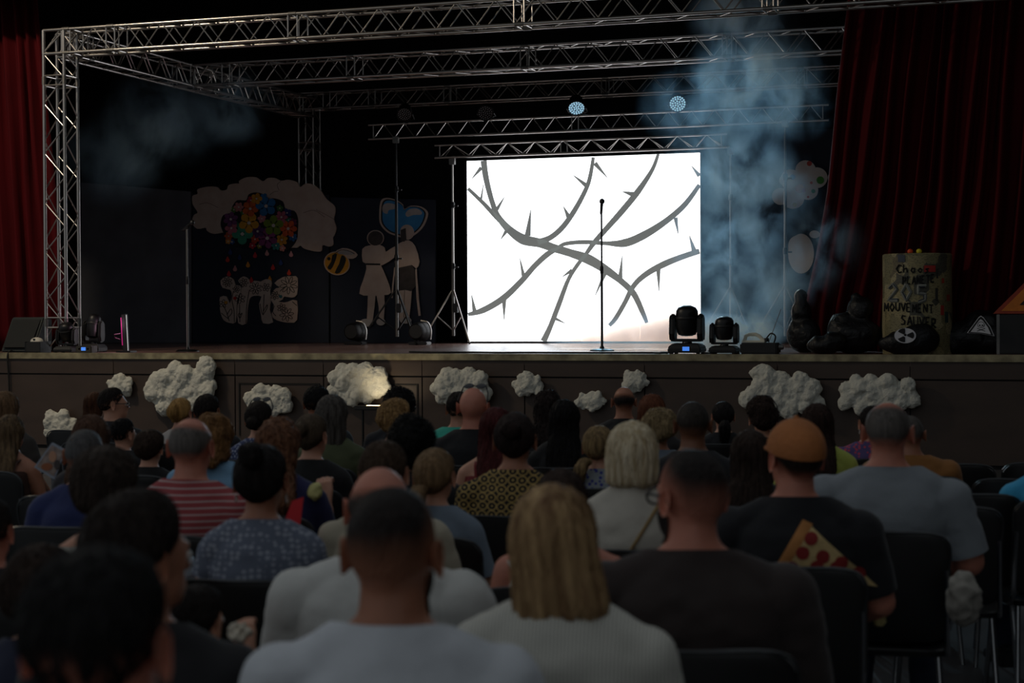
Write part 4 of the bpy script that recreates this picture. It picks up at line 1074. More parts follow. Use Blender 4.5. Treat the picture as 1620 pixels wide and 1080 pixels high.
for k in (-1, 1):
    MB().lathe([(0.012, 0), (0.01, 0.015)], (x + k * 0.06, 17.96, SZ + 0.05), 12, 'Y').build('knob', M_BLACK, t)
x = float(on_y(200, 556, 18.3)[0])
t = thing('light_bar', 'upright slim light bar with a magenta lit edge near the stage edge', 'stage lamp', (x, 18.3, SZ))
Mx = Matrix.Translation((x, 18.3, SZ)) @ Matrix.Rotation(-0.05, 4, 'Y')
MB().box((0, 0, 0.24), (0.06, 0.06, 0.46)).xform(Mx).build('bar_body', M_BLACK, t, smooth=False, bevel=0.006)
MB().box((-0.034, -0.02, 0.26), (0.008, 0.02, 0.34)).xform(Mx).build('lit_edge', emit('magenta_glow', (200, 40, 130), 0.5), t, smooth=False)
MB().box((0.034, -0.02, 0.24), (0.006, 0.012, 0.44)).xform(Mx).build('metal_edge', M_CHROME, t, smooth=False)
light('bar_light', 'POINT', (x - 0.12, 18.28, SZ + 0.35), 3.0, (1.0, 0.62, 0.78), shadow_soft_size=0.1)
MB().box((x, 18.3, SZ + 0.012), (0.2, 0.16, 0.02)).build('foot', M_BLACKM, t, smooth=False, bevel=0.004)
MB().tube([(x - 0.06, 18.26, SZ + 0.16), (x - 0.12, 18.24, SZ + 0.18), (x - 0.13, 18.24, SZ + 0.22), (x - 0.06, 18.26, SZ + 0.23)], 0.005).build('handle', mat('magenta_handle', (120, 40, 90), 0.5), t)
# lamps on the floor near the stands at the back
for (px, lab) in ((664, 'black floor lamp with a shiny curved yoke between the two stands'), (562, 'black floor lamp by the feet of the painted girl')):
    x = float(on_y(px, 535, 23.6)[0]); y = 23.6
    t = thing('floor_lamp', lab, 'stage lamp', (x, y, SZ), 0, 'lamps on the floor by the stands')
    MB().lathe([(0.1, -0.16), (0.13, -0.12), (0.14, 0.08), (0.15, 0.1), (0.13, 0.1)], (x, y, SZ + 0.2), 24, 'Y').build('housing', M_BLACK, t)
    MB().tube(catmull([(x + 0.02, y, SZ + 0.36), (x + 0.13, y, SZ + 0.33), (x + 0.18, y, SZ + 0.22), (x + 0.17, y, SZ + 0.08)], 5, False), 0.014).build('yoke', M_CHROME, t)
    MB().box((x, y, SZ + 0.025), (0.3, 0.2, 0.045)).build('base', M_BLACKM, t, smooth=False, bevel=0.01)
# ------------------------------------------------------------------ chairs
M_SEAT = mat('black_chair_shell', (15, 15, 16), 0.42, 0, 0.15, 10)
M_LEG = mat('chrome_chair_leg', (170, 172, 175), 0.2, 1.0, 0.05, 10)


def rr_outline(w, h, r, n=5):
    out = []
    for cx, cz, a0 in ((w / 2 - r, h / 2 - r, 0), (-w / 2 + r, h / 2 - r, 90), (-w / 2 + r, -h / 2 + r, 180), (w / 2 - r, -h / 2 + r, 270)):
        for k in range(n + 1):
            a = math.radians(a0 + 90 * k / n); out.append((cx + r * math.cos(a), cz + r * math.sin(a)))
    return out


def chair_meshes():
    o = rr_outline(0.42, 0.40, 0.08); mb = MB()
    cv = lambda x: 0.10 * x * x * 4
    rings = [[(x * k, 0.0 + y * k, 0.435 + dz + 0.03 * max(0, abs(x) * 2) ** 3) for x, y in o] for dz, k in ((-0.022, 0.9), (-0.02, 0.98), (0.0, 1.0), (0.006, 0.97), (0.002, 0.6), (-0.004, 0.25))]
    seat = MB().loft(rings).mesh('seat', M_SEAT)
    o = rr_outline(0.43, 0.38, 0.075); rings = []
    for dy, k in ((-0.024, 0.93), (-0.02, 0.99), (-0.008, 1.0), (0.0, 0.97), (0.0, 0.5)):
        rings.append([(x * k, -0.215 - 0.16 * (z * k) + cv(x * k) + dy, 0.655 + z * k) for x, z in o])
    back = MB().loft(rings).mesh('backrest', M_SEAT)
    leg = {}
    for nm, a, b in (('fl', (-0.17, 0.17, 0.425), (-0.2, 0.21, 0.0)), ('fr', (0.17, 0.17, 0.425), (0.2, 0.21, 0.0)), ('bl', (-0.17, -0.15, 0.425), (-0.2, -0.24, 0.0)), ('br', (0.17, -0.15, 0.425), (0.2, -0.24, 0.0))):
        leg[nm] = MB().tube([a, b], 0.0115, 10).mesh('leg', M_LEG)
    up = [MB().tube(catmull([(s * 0.19, 0.17, 0.42), (s * 0.2, -0.1, 0.415), (s * 0.2, -0.185, 0.45), (s * 0.2, -0.2, 0.55), (s * 0.2, -0.228, 0.72)], 4, False), 0.0105, 8).mesh('side_tube', M_LEG) for s in (-1, 1)]
    rim = MB().tube(catmull([(x, -0.2355 - 0.16 * z + cv(x), 0.655 + z) for x, z in [(0.20, 0.02), (0.213, 0.10), (0.205, 0.16), (0.15, 0.19), (0, 0.192), (-0.15, 0.19), (-0.205, 0.16), (-0.213, 0.10), (-0.20, 0.02)]], 4, False), 0.0045, 6).mesh('back_rim', mat('dull_rim', (70, 72, 74), 0.3, 0.6))
    return seat, back, leg, up, rim


CH = chair_meshes()


def chair(label, x, y, rz, group):
    t = thing('audience_chair', label, 'chair', (x, y, 0), rz, group)
    link('seat', CH[0], t, False); link('backrest', CH[1], t, False); link('back_rim', CH[4], t, False)
    for k in CH[2].values():
        link('leg', k, t, False)
    for k in CH[3]:
        link('side_tube', k, t, False)
    return t


# ------------------------------------------------------------------ people
SKIN_RGB = {'fair': (205, 150, 124), 'tan': (170, 114, 88), 'brown': (136, 90, 66), 'pink': (200, 130, 108)}


def skin(tone):
    rgb = SKIN_RGB[tone]
    k = 'skin_' + tone
    if k in MATS:
        return MATS[k]
    m = mat(k, rgb, 0.5, 0, 0.08, 18, bump=0.05, bscale=160)
    b = m.node_tree.nodes['Principled BSDF']; b.inputs['Subsurface Weight'].default_value = 0.12; b.inputs['Subsurface Radius'].default_value = (0.02, 0.008, 0.004)
    return m


def hair_mat(rgb, streak=0.35, rgb2=None, fine=70.0, along=4.0, thin=None):
    """thin: skin tone that shows through where the hair is cropped thin (mesh attribute 'dens')"""
    k = 'hair_%d_%d_%d_%d' % (tuple(rgb) + (int(fine),)) + ('' if rgb2 is None else '_%d' % rgb2[0]) + ('' if thin is None else '_' + thin)
    if k in MATS:
        return MATS[k]
    m = mat(k, rgb, 0.55, 0, streak, 1.0, (fine, fine, along), bump=0.6, bscale=2.2, rgb2=rgb2, spec=0.16)
    if thin:
        nt = m.node_tree; b = nt.nodes['Principled BSDF']; src = b.inputs['Base Color'].links[0].from_socket
        at = nt.nodes.new('ShaderNodeAttribute'); at.attribute_name = 'dens'; mx = nt.nodes.new('ShaderNodeMix'); mx.data_type = 'RGBA'
        nt.links.new(at.outputs['Fac'], mx.inputs[0]); mx.inputs[6].default_value = s2l(SKIN_RGB[thin]); nt.links.new(src, mx.inputs[7]); nt.links.new(mx.outputs[2], b.inputs['Base Color'])
    return m


def tufts(V, F, n, length, width, lift, sd, flow='down', curl=0.0):
    """thin tapered locks lying on a hair surface (head frame); returns extra vertices and faces"""
    r = np.random.default_rng(sd); Nn = normals_of(V, F); Fa = np.array([f[:3] for f in F])
    ar = np.linalg.norm(np.cross(V[Fa[:, 1]] - V[Fa[:, 0]], V[Fa[:, 2]] - V[Fa[:, 0]]), axis=1); pick = r.choice(len(Fa), n, p=ar / ar.sum())
    w = r.dirichlet((1, 1, 1), n); P = (V[Fa[pick]] * w[:, :, None]).sum(1); N = (Nn[Fa[pick]] * w[:, :, None]).sum(1); N /= np.linalg.norm(N, axis=1, keepdims=True) + 1e-9
    D = P - np.array((0, -0.03, 0.2)); D[:, 2] -= 0.05; D = D + r.normal(0, 0.02 + curl * 0.08, D.shape)
    D -= (D * N).sum(1, keepdims=True) * N; D /= np.linalg.norm(D, axis=1, keepdims=True) + 1e-9
    B = np.cross(N, D); L = length * r.uniform(0.6, 1.3, n)[:, None]; W = width * r.uniform(0.6, 1.3, n)[:, None]; J = r.normal(0, 0.12 + curl * 0.5, (n, 1))
    rows = []; bv = BVHTree.FromPolygons([Vector(v) for v in V], [tuple(f) for f in F])
    cur, Nc, Dc, tp = P.copy(), N, D, 0.0
    for t, wd, h in ((0.0, 0.7, -0.003), (0.4, 1.0, lift), (0.8, 0.6, lift * 1.0), (1.0, 0.05, lift * (0.8 + 2 * curl))):
        if t > 0:      # walk along the surface
            cur = cur + Dc * L * (t - tp) + np.cross(Nc, Dc) * (J * L * (t * t - tp * tp)); tp = t
            hit = [bv.find_nearest(Vector(p)) for p in cur]
            Nc = np.array([tuple(q[1]) for q in hit]); cur = np.array([tuple(q[0]) for q in hit]); Dn = Dc - (Dc * Nc).sum(1, keepdims=True) * Nc; Dc = Dn / (np.linalg.norm(Dn, axis=1, keepdims=True) + 1e-9)
        c = cur + Nc * h; B = np.cross(Nc, Dc); rows.append((c - B * W * wd, c + Nc * W * wd * 0.7, c + B * W * wd))
    VV = np.stack([q for row in rows for q in row], 1).reshape(-1, 3); FF = []
    o = len(V)
    for i in range(n):
        k = o + i * 12
        for j in range(3):
            a = k + j * 3; FF += [(a, a + 3, a + 4, a + 1), (a + 1, a + 4, a + 5, a + 2)]
    return np.vstack([V, VV]), list(F) + FF


def cloth(spec):
    """spec: ('plain', rgb) | ('stripe', rgb, rgb2, per_m) | ('spots', rgb, rgb2, scale) | ('scallop', ...) | ('rib', rgb) | ('lace', ...)"""
    kind, rgb = spec[0], spec[1]; k = 'cloth_%s_%d_%d_%d' % ((kind,) + tuple(rgb))
    if k in MATS:
        return MATS[k]
    if kind == 'plain':
        return mat(k, rgb, 0.85, 0, 0.08, 9, bump=0.25, bscale=14, sheen=0.1)
    m, nt, b, N, L = nodes_of(k); MATS[k] = m
    tc = N('ShaderNodeTexCoord'); b.inputs['Roughness'].default_value = 0.85
    mx = N('ShaderNodeMix'); mx.data_type = 'RGBA'; mx.inputs[6].default_value = s2l(rgb)
    if kind in ('stripe', 'rib'):
        w = N('ShaderNodeTexWave'); w.bands_direction = 'Z' if kind == 'stripe' else 'X'; w.inputs['Scale'].default_value = spec[3] * 0.314; w.inputs['Distortion'].default_value = 0.6 if kind == 'stripe' else 0.2; w.inputs['Detail'].default_value = 1; w.inputs['Detail Scale'].default_value = 0.3
        L(tc.outputs['Object'], w.inputs[0])
        if kind == 'stripe':
            r = N('ShaderNodeMapRange'); r.inputs[1].default_value = 0.76; r.inputs[2].default_value = 0.95; L(w.outputs[1], r.inputs[0]); L(r.outputs[0], mx.inputs[0])
        else:
            L(w.outputs[1], mx.inputs[0]); bp = N('ShaderNodeBump'); bp.inputs['Strength'].default_value = 0.5; bp.inputs['Distance'].default_value = 0.004; L(w.outputs[1], bp.inputs['Height']); L(bp.outputs[0], b.inputs['Normal'])
    else:
        mp = N('ShaderNodeMapping'); L(tc.outputs['Object'], mp.inputs[0]); sc = spec[3]; mp.inputs['Scale'].default_value = (sc, sc, sc * (1.0 if kind == 'spots' else 1.25))
        if kind == 'scallop':
            mp.inputs['Scale'].default_value = (sc, 0.001, sc * 1.2)
        v = N('ShaderNodeTexVoronoi'); v.inputs['Randomness'].default_value = 1.0 if kind == 'spots' else (0.12 if kind == 'scallop' else 0.35); v.inputs['Scale'].default_value = 1.0; L(mp.outputs[0], v.inputs[0])
        r = N('ShaderNodeMapRange')
        if kind == 'scallop':
            si = N('ShaderNodeMath'); si.operation = 'MULTIPLY'; si.inputs[1].default_value = 17.0; L(v.outputs['Distance'], si.inputs[0])
            s2 = N('ShaderNodeMath'); s2.operation = 'SINE'; L(si.outputs[0], s2.inputs[0]); r.inputs[1].default_value = 0.25; r.inputs[2].default_value = 0.6; L(s2.outputs[0], r.inputs[0])
        else:
            r.inputs[1].default_value = 0.34; r.inputs[2].default_value = 0.42; L(v.outputs['Distance'], r.inputs[0])
        L(r.outputs[0], mx.inputs[0])
    mx.inputs[7].default_value = s2l(spec[2])
    L(mx.outputs[2], b.inputs['Base Color'])
    return m


def seg_dist(V, a, b):
    a, b = np.array(a), np.array(b); d = b - a; t = np.clip(((V - a) @ d) / (d @ d), 0, 1)
    return np.linalg.norm(V - (a + t[:, None] * d), axis=1), t


M_EYE = mat('eye_white', (200, 195, 190), 0.2); M_IRIS = mat('dark_iris', (30, 22, 18), 0.2)
M_GLASSF = mat('black_glasses_frame', (18, 16, 16), 0.35); M_DENIM = mat('dark_denim', (38, 46, 66), 0.8, 0, 0.2, 30); M_SHOE = mat('dark_shoe', (24, 24, 26), 0.6)
m_, nt_, b__, N_, L_ = nodes_of('tinted_lens'); b__.inputs['Base Color'].default_value = (0.02, 0.02, 0.025, 1); b__.inputs['Roughness'].default_value = 0.08; MATS['tinted_lens'] = m_

EAR = {}
for s_ in (-1, 1):
    mb = MB()
    ringo = [(0.0, 0.031), (0.011, 0.028), (0.018, 0.016), (0.017, 0.0), (0.010, -0.016), (0.004, -0.028), (-0.004, -0.03), (-0.009, -0.018), (-0.010, 0.0), (-0.009, 0.018)]
    rings = [[(s_ * dx, -y * k + dy0, z * k) for y, z in ringo] for dx, k, dy0 in ((-0.006, 0.55, 0.004), (0.004, 0.75, 0.002), (0.012, 1.0, -0.002), (0.016, 1.0, -0.004), (0.015, 0.85, -0.003), (0.009, 0.6, 0))]
    EAR[s_] = mb.loft(rings).mesh('ear')
EYEM = MB().ell((0, 0, 0), (0.012, 0.012, 0.012), 12, 8).mesh('eye', M_EYE)
IRISM = MB().ell((0, 0.009, 0), (0.006, 0.004, 0.006), 10, 6).mesh('iris', M_IRIS)


def hand_mesh(side, curl):
    """palm, four unequal jointed fingers and a thumb leaving the side of the palm; wrist at the origin, fingers along +Y"""
    mb = MB(); s = side
    mb.loft([[(x * w, y, z * h) for x, z in ((-1, -.6), (-.6, -1), (.6, -1), (1, -.6), (1, .6), (.6, 1), (-.6, 1), (-1, .6))] for y, w, h in ((-0.012, 0.024, 0.018), (0.01, 0.028, 0.017), (0.05, 0.038, 0.015), (0.085, 0.039, 0.012), (0.092, 0.036, 0.009))])
    for fx, L in ((-0.030, 0.070), (-0.010, 0.080), (0.010, 0.076), (0.029, 0.060)):
        p = np.array((fx * 1.0, 0.082, 0)); a = 0.15
        for k, (f, r0, r1) in enumerate(((0.45, 0.0092, 0.0086), (0.32, 0.0086, 0.008), (0.26, 0.008, 0.0066))):
            a += curl * (0.8 if k else 0.5); q = p + L * f * np.array((0, math.cos(a), -math.sin(a))); mb.capsule(p, q, r0, r1, 8, 2); p = q
    p = np.array((-s * 0.030, 0.022, -0.004)); d = np.array((-s * 0.75, 0.62, -0.25)); q = p + d * 0.042; mb.capsule(p, q, 0.0125, 0.0105, 8, 2)
    mb.capsule(q, q + np.array((-s * 0.25, 0.9, -0.25 - 0.3 * curl)) * 0.03, 0.0105, 0.008, 8, 2)
    V, F = remesh(mb, 0.0045, 2)
    return V, F


HAND = {(s, c): mesh_np('hand', *hand_mesh(s, c)) for s in (-1, 1) for c in (0.25, 0.95)}
HAND_M = {}


def hand_for(side, curl, tone):
    k = (side, curl, tone)
    if k not in HAND_M:
        me = HAND[(side, curl)].copy(); me.materials.append(skin(tone)); HAND_M[k] = me
    return HAND_M[k]


EAR_M = {}


def ear_for(side, tone):
    k = (side, tone)
    if k not in EAR_M:
        me = EAR[side].copy(); me.materials.append(skin(tone)); EAR_M[k] = me
    return EAR_M[k]


HAIRLINE = {'short': ([-0.12, -0.06, -0.01, 0.02, 0.05, 0.07, 0.10], [-0.055, -0.055, -0.02, 0.0, 0.03, 0.055, 0.06]),
            'fade': ([-0.12, -0.06, -0.01, 0.02, 0.05, 0.07, 0.10], [-0.035, -0.035, -0.01, 0.005, 0.035, 0.055, 0.065]),
            'nape': ([-0.12, -0.06, -0.01, 0.02, 0.05, 0.07, 0.10], [-0.085, -0.085, -0.03, 0.0, 0.03, 0.055, 0.06])}
PEOPLE = []


def person(px, py, Yr, label, short, hair, shirt, tone='fair', sex='m', sleeve=0.20, hs=1.0, yaw=None, hyaw=0.0, hnod=0.0, hroll=0.0, extra=(), collar=0.0, arms='lap', wide=1.0, ears=True, trousers=None, vox=None, lean=0.0, pose=None):
    """hair: (style, rgb, thickness, ...)"""
    hth = {'bald': 0.0, 'rim': 0.0, 'short': 0.012, 'fade': 0.006, 'buzz': 0.004, 'curly': 0.03, 'afro': 0.05, 'bob': 0.018, 'long': 0.016, 'pony': 0.014, 'bun': 0.014, 'cap': 0.012, 'curlylong': 0.032, 'thick': 0.022}[hair[0]]
    top = on_y(px, py, Yr); ztop = float(top[2])
    HS0 = 0.835                                      # seat to crown of the model
    s = (ztop - hth - 0.445) / (HS0 + (hs - 1) * 0.19); s = max(0.6, min(1.16, s))
    x0, y0 = float(top[0]), Yr
    if yaw is None:
        yaw = math.atan2(-(-6.5 - x0), 24 - y0) * 0.8 + random.uniform(-0.06, 0.06)
    D = math.hypot(x0, y0); vox = vox or (0.011 if D < 5.5 else 0.0125)
    sh = (0.178 if sex == 'm' else 0.155) * wide; hw = 1.0 if sex == 'm' else 0.92
    S = lambda p: np.array((p[0] * s, p[1] * s, 0.445 + (p[2] - 0.445) * s))
    t = thing('person', label, 'person', (x0, y0, 0), yaw, 'seated audience')
    mb = MB()
    # torso: lofted ellipses following the spine
    def sy(z):   # spine curve: pelvis under, slight slump
        return lean * (z - 0.5) + 0.012 * math.sin((z - 0.5) * 5) - 0.01
    rings = []
    for z, a, b in ((0.445, 0.10, 0.07), (0.46, 0.155, 0.11), (0.52, 0.18, 0.125), (0.60, 0.175 if sex == 'm' else 0.172, 0.122), (0.69, 0.158 if sex == 'm' else 0.142, 0.112), (0.78, 0.165 if sex == 'm' else 0.146, 0.115), (0.87, 0.18 if sex == 'm' else 0.158, 0.122), (0.935, 0.176 if sex == 'm' else 0.15, 0.112), (0.98, 0.135 if sex == 'm' else 0.115, 0.092), (1.01, 0.098, 0.078), (1.04, 0.07, 0.062), (1.065, 0.056, 0.055)):
        rings.append([S((wide * a * math.cos(q) * (1.0 if z < 1.0 else 1), sy(z) + b * math.sin(q) * (1.05 if math.sin(q) > 0 and sex == 'f' and 0.8 < z < 0.93 else 1), z)) for q in np.linspace(0, 2 * math.pi, 25)[:-1]])
    mb.loft(rings)
    for sd in (-1, 1):      # slope of the shoulders
        mb.capsule(S((sd * 0.03, sy(1.02) - 0.012, 1.028)), S((sd * sh * 0.92, sy(0.96) - 0.005, 0.948)), 0.042 * s, 0.05 * s)
    piv = np.array((0, sy(1.06) + 0.012, 1.095)); neckr = 0.058 if sex == 'm' else 0.05
    mb.capsule(S((0, sy(1.0) - 0.008, 0.99)), S(piv + np.array((0, 0, 0.03))), neckr * 1.12 * s, neckr * s)
    # head in its own frame, turned on the neck
    Rh = Matrix.Rotation(hyaw, 3, 'Z') @ Matrix.Rotation(hnod, 3, 'X') @ Matrix.Rotation(hroll, 3, 'Y'); Rn = np.array(Rh); sp0 = S(piv)
    Hd = lambda p: sp0 + Rn @ (np.array(p, float) * s * hs)
    k = s * hs
    for c, r in (((0, -0.002, 0.09), (0.0745, 0.094, 0.0925)), ((0, 0.036, 0.03), (0.057, 0.062, 0.07)), ((0, 0.052, 0.07), (0.058, 0.048, 0.066)), ((0, 0.082, -0.012), (0.026, 0.02, 0.02))):
        mb.ell(Hd(c), tuple(q * k for q in r), 20, 14, Rh)
    mb.capsule(Hd((0, 0.098, 0.078)), Hd((0, 0.118, 0.048)), 0.009 * k, 0.014 * k, 8, 3); mb.capsule(Hd((-0.03, 0.092, 0.092)), Hd((0.03, 0.092, 0.092)), 0.011 * k, None, 8, 3); mb.capsule(Hd((-0.016, 0.098, 0.012)), Hd((0.016, 0.098, 0.012)), 0.009 * k, None, 8, 3)
    # arms
    A = {}
    for sd in (-1, 1):
        shp = np.array((sd * sh, sy(0.95), 0.938)); elb = np.array((sd * (sh + 0.065), 0.03, 0.715)); wri = np.array((sd * 0.13, 0.285, 0.60))
        if pose and sd in pose:
            elb, wri = np.array(pose[sd][0]), np.array(pose[sd][1])
        A[sd] = (S(shp), S(elb), S(wri)); ra = (0.052 if sex == 'm' else 0.043) * wide
        mb.capsule(A[sd][0], A[sd][1], (ra + 0.008) * s, ra * 0.84 * s); mb.capsule(A[sd][1], A[sd][2], ra * 0.84 * s, 0.029 * s)
    Lg = {}
    gz = 0.075
    for sd in (-1, 1):
        hip, kne = S((sd * 0.088 * hw, 0.0, 0.535)), S((sd * 0.115, 0.40, 0.52)); ank = np.array((sd * 0.12 * s, 0.36 * s, gz if s > 0.8 else 0.445 - 0.36 * s))
        Lg[sd] = (hip, kne, ank); mb.capsule(hip, kne, 0.086 * s, 0.058 * s); mb.capsule(kne, ank, 0.056 * s, 0.036 * s)
        mb.capsule(ank + np.array((0, -0.02, -0.03)), ank + np.array((0.01 * sd, 0.13, -0.045)), 0.034, 0.026)
    V, F = remesh(mb, vox, 3)
    Nn = normals_of(V, F)
    # which part of the body is each point on
    dT = np.min([seg_dist(V * (0.72, 1, 1), S((0, 0, 0.52)) * (0.72, 1, 1), S((0, 0, 0.94)) * (0.72, 1, 1))[0] - 0.122 * s, seg_dist(V, S((-sh * 0.75, 0, 0.965)), S((sh * 0.75, 0, 0.965)))[0] - 0.06 * s], axis=0)
    dA = np.full(len(V), 9.0); LA = np.zeros(len(V))
    for sd in (-1, 1):
        l1 = np.linalg.norm(A[sd][1] - A[sd][0]); l2 = np.linalg.norm(A[sd][2] - A[sd][1])
        for (a, b, r, o_, l) in ((A[sd][0], A[sd][1], 0.052 * s, 0, l1), (A[sd][1], A[sd][2], 0.036 * s, l1, l2)):
            d, tt = seg_dist(V, a, b); d = d - r; q = d < dA; LA = np.where(q, o_ + tt * l, LA); dA = np.minimum(dA, d)
    dL = np.full(len(V), 9.0); LL = np.zeros(len(V))
    for sd in (-1, 1):
        for (a, b, r, o_) in ((Lg[sd][0] + np.array((0, 0.05 * s, 0)), Lg[sd][1], 0.072 * s, 0), (Lg[sd][1], Lg[sd][2] - np.array((0, 0, 0.05)), 0.045 * s, 0.4)):
            d, tt = seg_dist(V, a, b); d = d - r; q = d < dL; LL = np.where(q, o_ + tt * 0.4, LL); dL = np.minimum(dL, d)
    # body (skin)
    me = mesh_np('body', V, F, skin(tone)); link('body', me, t, False)
    # shirt
    zc = S((0, 0, 1.034 - collar))[2]
    col = zc + (0.30 if collar < 0.05 else 0.0) * (-V[:, 1]) - V[:, 2]
    if sleeve < 0:            # straps or vest: bare arms and shoulder points
        arm = np.minimum(dA - dT, 9) + 0.0
    else:
        arm = np.maximum(sleeve * s - LA, dA - dT)
    fld = np.minimum(np.minimum(col, arm), np.minimum(dL - dT + 0.01, V[:, 2] - 0.47))
    R_ = clip(V, F, fld, (Nn, fld))
    if R_:
        (SV, SN, sf), SF = R_; SN = SN / (np.linalg.norm(SN, axis=1, keepdims=True) + 1e-9)
        wr = vnoise(SV * (1, 1, 0.6), 9, int(px)) * 0.008 + vnoise(SV * (1, 1, 1.6), 20, int(py)) * 0.004
        fl = 0.012 + 0.006 * np.clip((0.95 - SV[:, 2]) / 0.3, 0, 1)
        SV = SV + SN * ((fl + wr) * s)[:, None]
        shirt_me = mesh_np('shirt', SV, SF, cloth(shirt)); so = link('shirt', shirt_me, t, False)
        if sleeve < 0:
            for sd in (-1, 1):
                MB().tube([S((sd * 0.10, sy(0.9) + 0.128, 0.90)), S((sd * 0.10, sy(1.0) + 0.07, 0.995)), S((sd * 0.10, sy(1) + 0.0, 1.018)), S((sd * 0.095, sy(1.0) - 0.085, 0.992)), S((sd * 0.085, sy(0.9) - 0.132, 0.90))], 0.011 * s, 8, flat=0.5).build('strap', cloth(shirt), t, keep=False, recentre=False, matrix=Matrix.Identity(4))
    tf = np.minimum(np.maximum(dT - dL, S((0, 0, 0.60))[2] - V[:, 2]), np.minimum(dA - np.minimum(dL, dT), 0.40 + (0.36 if trousers != 'shorts' else 0.02) - LL))
    tf = np.minimum(tf, V[:, 2] - 0.09)
    R_ = clip(V, F, tf, (Nn,))
    if R_:
        (SV, SN), SF = R_; SV = SV + SN * (0.011 + vnoise(SV, 12, 5) * 0.004)[:, None]
        link('trousers', mesh_np('trousers', SV, SF, M_DENIM if trousers != 'black' else M_BLACK), t, False)
    for sd in (-1, 1):
        a = Lg[sd][2]; f = MB().loft([[(a[0] + dx, a[1] + y, max(0.004, a[2] - gz + z)) for dx, z in ((-w, 0.004), (w, 0.004), (w * 1.02, 0.035), (w * 0.7, h), (-w * 0.7, h), (-w * 1.02, 0.035))] for y, w, h in ((-0.075, 0.03, 0.075), (-0.05, 0.04, 0.095), (0.03, 0.045, 0.095), (0.09, 0.05, 0.07), (0.15, 0.045, 0.055), (0.185, 0.025, 0.045))])
        f.build('shoe', M_SHOE, t, keep=False, recentre=False, matrix=Matrix.Identity(4), bevel=0.008)
        w_, e_ = Vector(A[sd][2]), Vector(A[sd][1]); cu = 0.95 if pose and sd in pose else 0.25
        d = (w_ - e_).normalized(); zz = Vector((0, 0, 1)) if abs(d.z) < 0.9 else Vector((0, -1, 0)); xx = d.cross(zz).normalized(); zz = xx.cross(d)
        Mh = Matrix((xx, d, zz)).transposed().to_4x4()
        link('hand', hand_for(sd, cu, tone), t, False, Matrix.Translation(w_) @ Mh @ Matrix.Scale(s, 4))
    # head details
    Mhead = Matrix.Translation(Vector(sp0)) @ Rh.to_4x4() @ Matrix.Scale(k, 4)
    if ears and hair[0] not in ('long', 'bob', 'curlylong'):
        for sd in (-1, 1):
            link('ear', ear_for(sd, tone), t, False, Mhead @ Matrix.Translation((sd * 0.075, -0.004, 0.068)) @ Matrix.Rotation(sd * -0.2, 4, 'Z') @ Matrix.Scale(1.12, 4))
    for sd in (-1, 1):
        e_ = link('eye', EYEM, t, False, Mhead @ Matrix.Translation((sd * 0.03, 0.090, 0.072))); link('iris', IRISM, e_, False)
    # hair
    st, hc = hair[0], hair[1]; opt = hair[2] if len(hair) > 2 else {}
    HV = ((V - sp0) @ Rn) / k - np.array((0, 0, 0.09))       # head frame, origin in the cranium
    onhead = (np.linalg.norm(HV / (0.09, 0.112, 0.125), axis=1) < 1.25) & (dA > 0.02)
    ph = int(px * 3 + py)

    def scalp(kind, th, amp=0.0, fr=20.0, mask=None, name='hair', ramp=0.045, thin=None, nt=0, tl=0.03, tw=0.0028, lf=0.003, curl=0.0):
        ys, zs = HAIRLINE[kind]; f = HV[:, 2] - np.interp(HV[:, 1], ys, zs) + vnoise(HV, 30, ph) * 0.006
        f = np.minimum(f, np.where(onhead, 1.0, -1.0))
        if mask is not None:
            f = np.minimum(f, mask)
        R_ = clip(V, F, f, (Nn, f, HV))
        if not R_:
            return
        (SV, SN, sf, hv), SF = R_; SN = SN / (np.linalg.norm(SN, axis=1, keepdims=True) + 1e-9); q = np.clip(sf[:, 0] / ramp, 0, 1); q = q * q * (3 - 2 * q)
        nz = 1 + amp * (vnoise(hv, fr, ph) + 0.6 * vnoise(hv, fr * 2.3, ph + 1))
        SV = SV + SN * ((0.0015 + th * q * nz) * k)[:, None]
        LV = (SV - sp0) @ Rn / k; nv = len(LV)
        if nt:
            LV, SF = tufts(LV, SF, nt, tl, tw, lf, ph, curl=curl)
        me = mesh_np(name, LV, SF, hair_mat(hc, opt.get('streak', 0.35), opt.get('rgb2'), opt.get('fine', 70), opt.get('along', 4), thin))
        if thin:
            at = me.attributes.new('dens', 'FLOAT', 'POINT'); at.data.foreach_set('value', np.concatenate([np.clip(0.12 + 0.95 * q, 0, 1), np.ones(len(LV) - nv)]))
        link(name, me, t, False, Mhead)

    def hair_volume(build, voxel, amp, fr, sm=2, name='hair', strand=True, nt=0, tl=0.05, tw=0.003, lf=0.002, curl=0.0):
        b2 = MB(); build(b2); HVv, HF = remesh(b2, voxel, sm); Hn = normals_of(HVv, HF)
        if strand:
            an = np.arctan2(HVv[:, 0], -HVv[:, 1] - 0.02); st_ = np.stack([an * 7, np.zeros(len(an)), HVv[:, 2] * 5 + an], 1)
            dd = vnoise(st_, 2.2, ph) * amp + vnoise(st_, 5.0, ph + 2) * amp * 0.5
        else:
            dd = vnoise(HVv, fr, ph) * amp + vnoise(HVv, fr * 2.1, ph + 4) * amp * 0.6
        HVv = HVv + Hn * dd[:, None]
        if nt:
            HVv, HF = tufts(HVv, HF, nt, tl, tw, lf, ph, curl=curl)
        link(name, mesh_np(name, HVv, HF, opt.get('mat') or hair_mat(hc, opt.get('streak', 0.35), opt.get('rgb2'), opt.get('fine', 70), opt.get('along', 4))), t, False, Mhead)

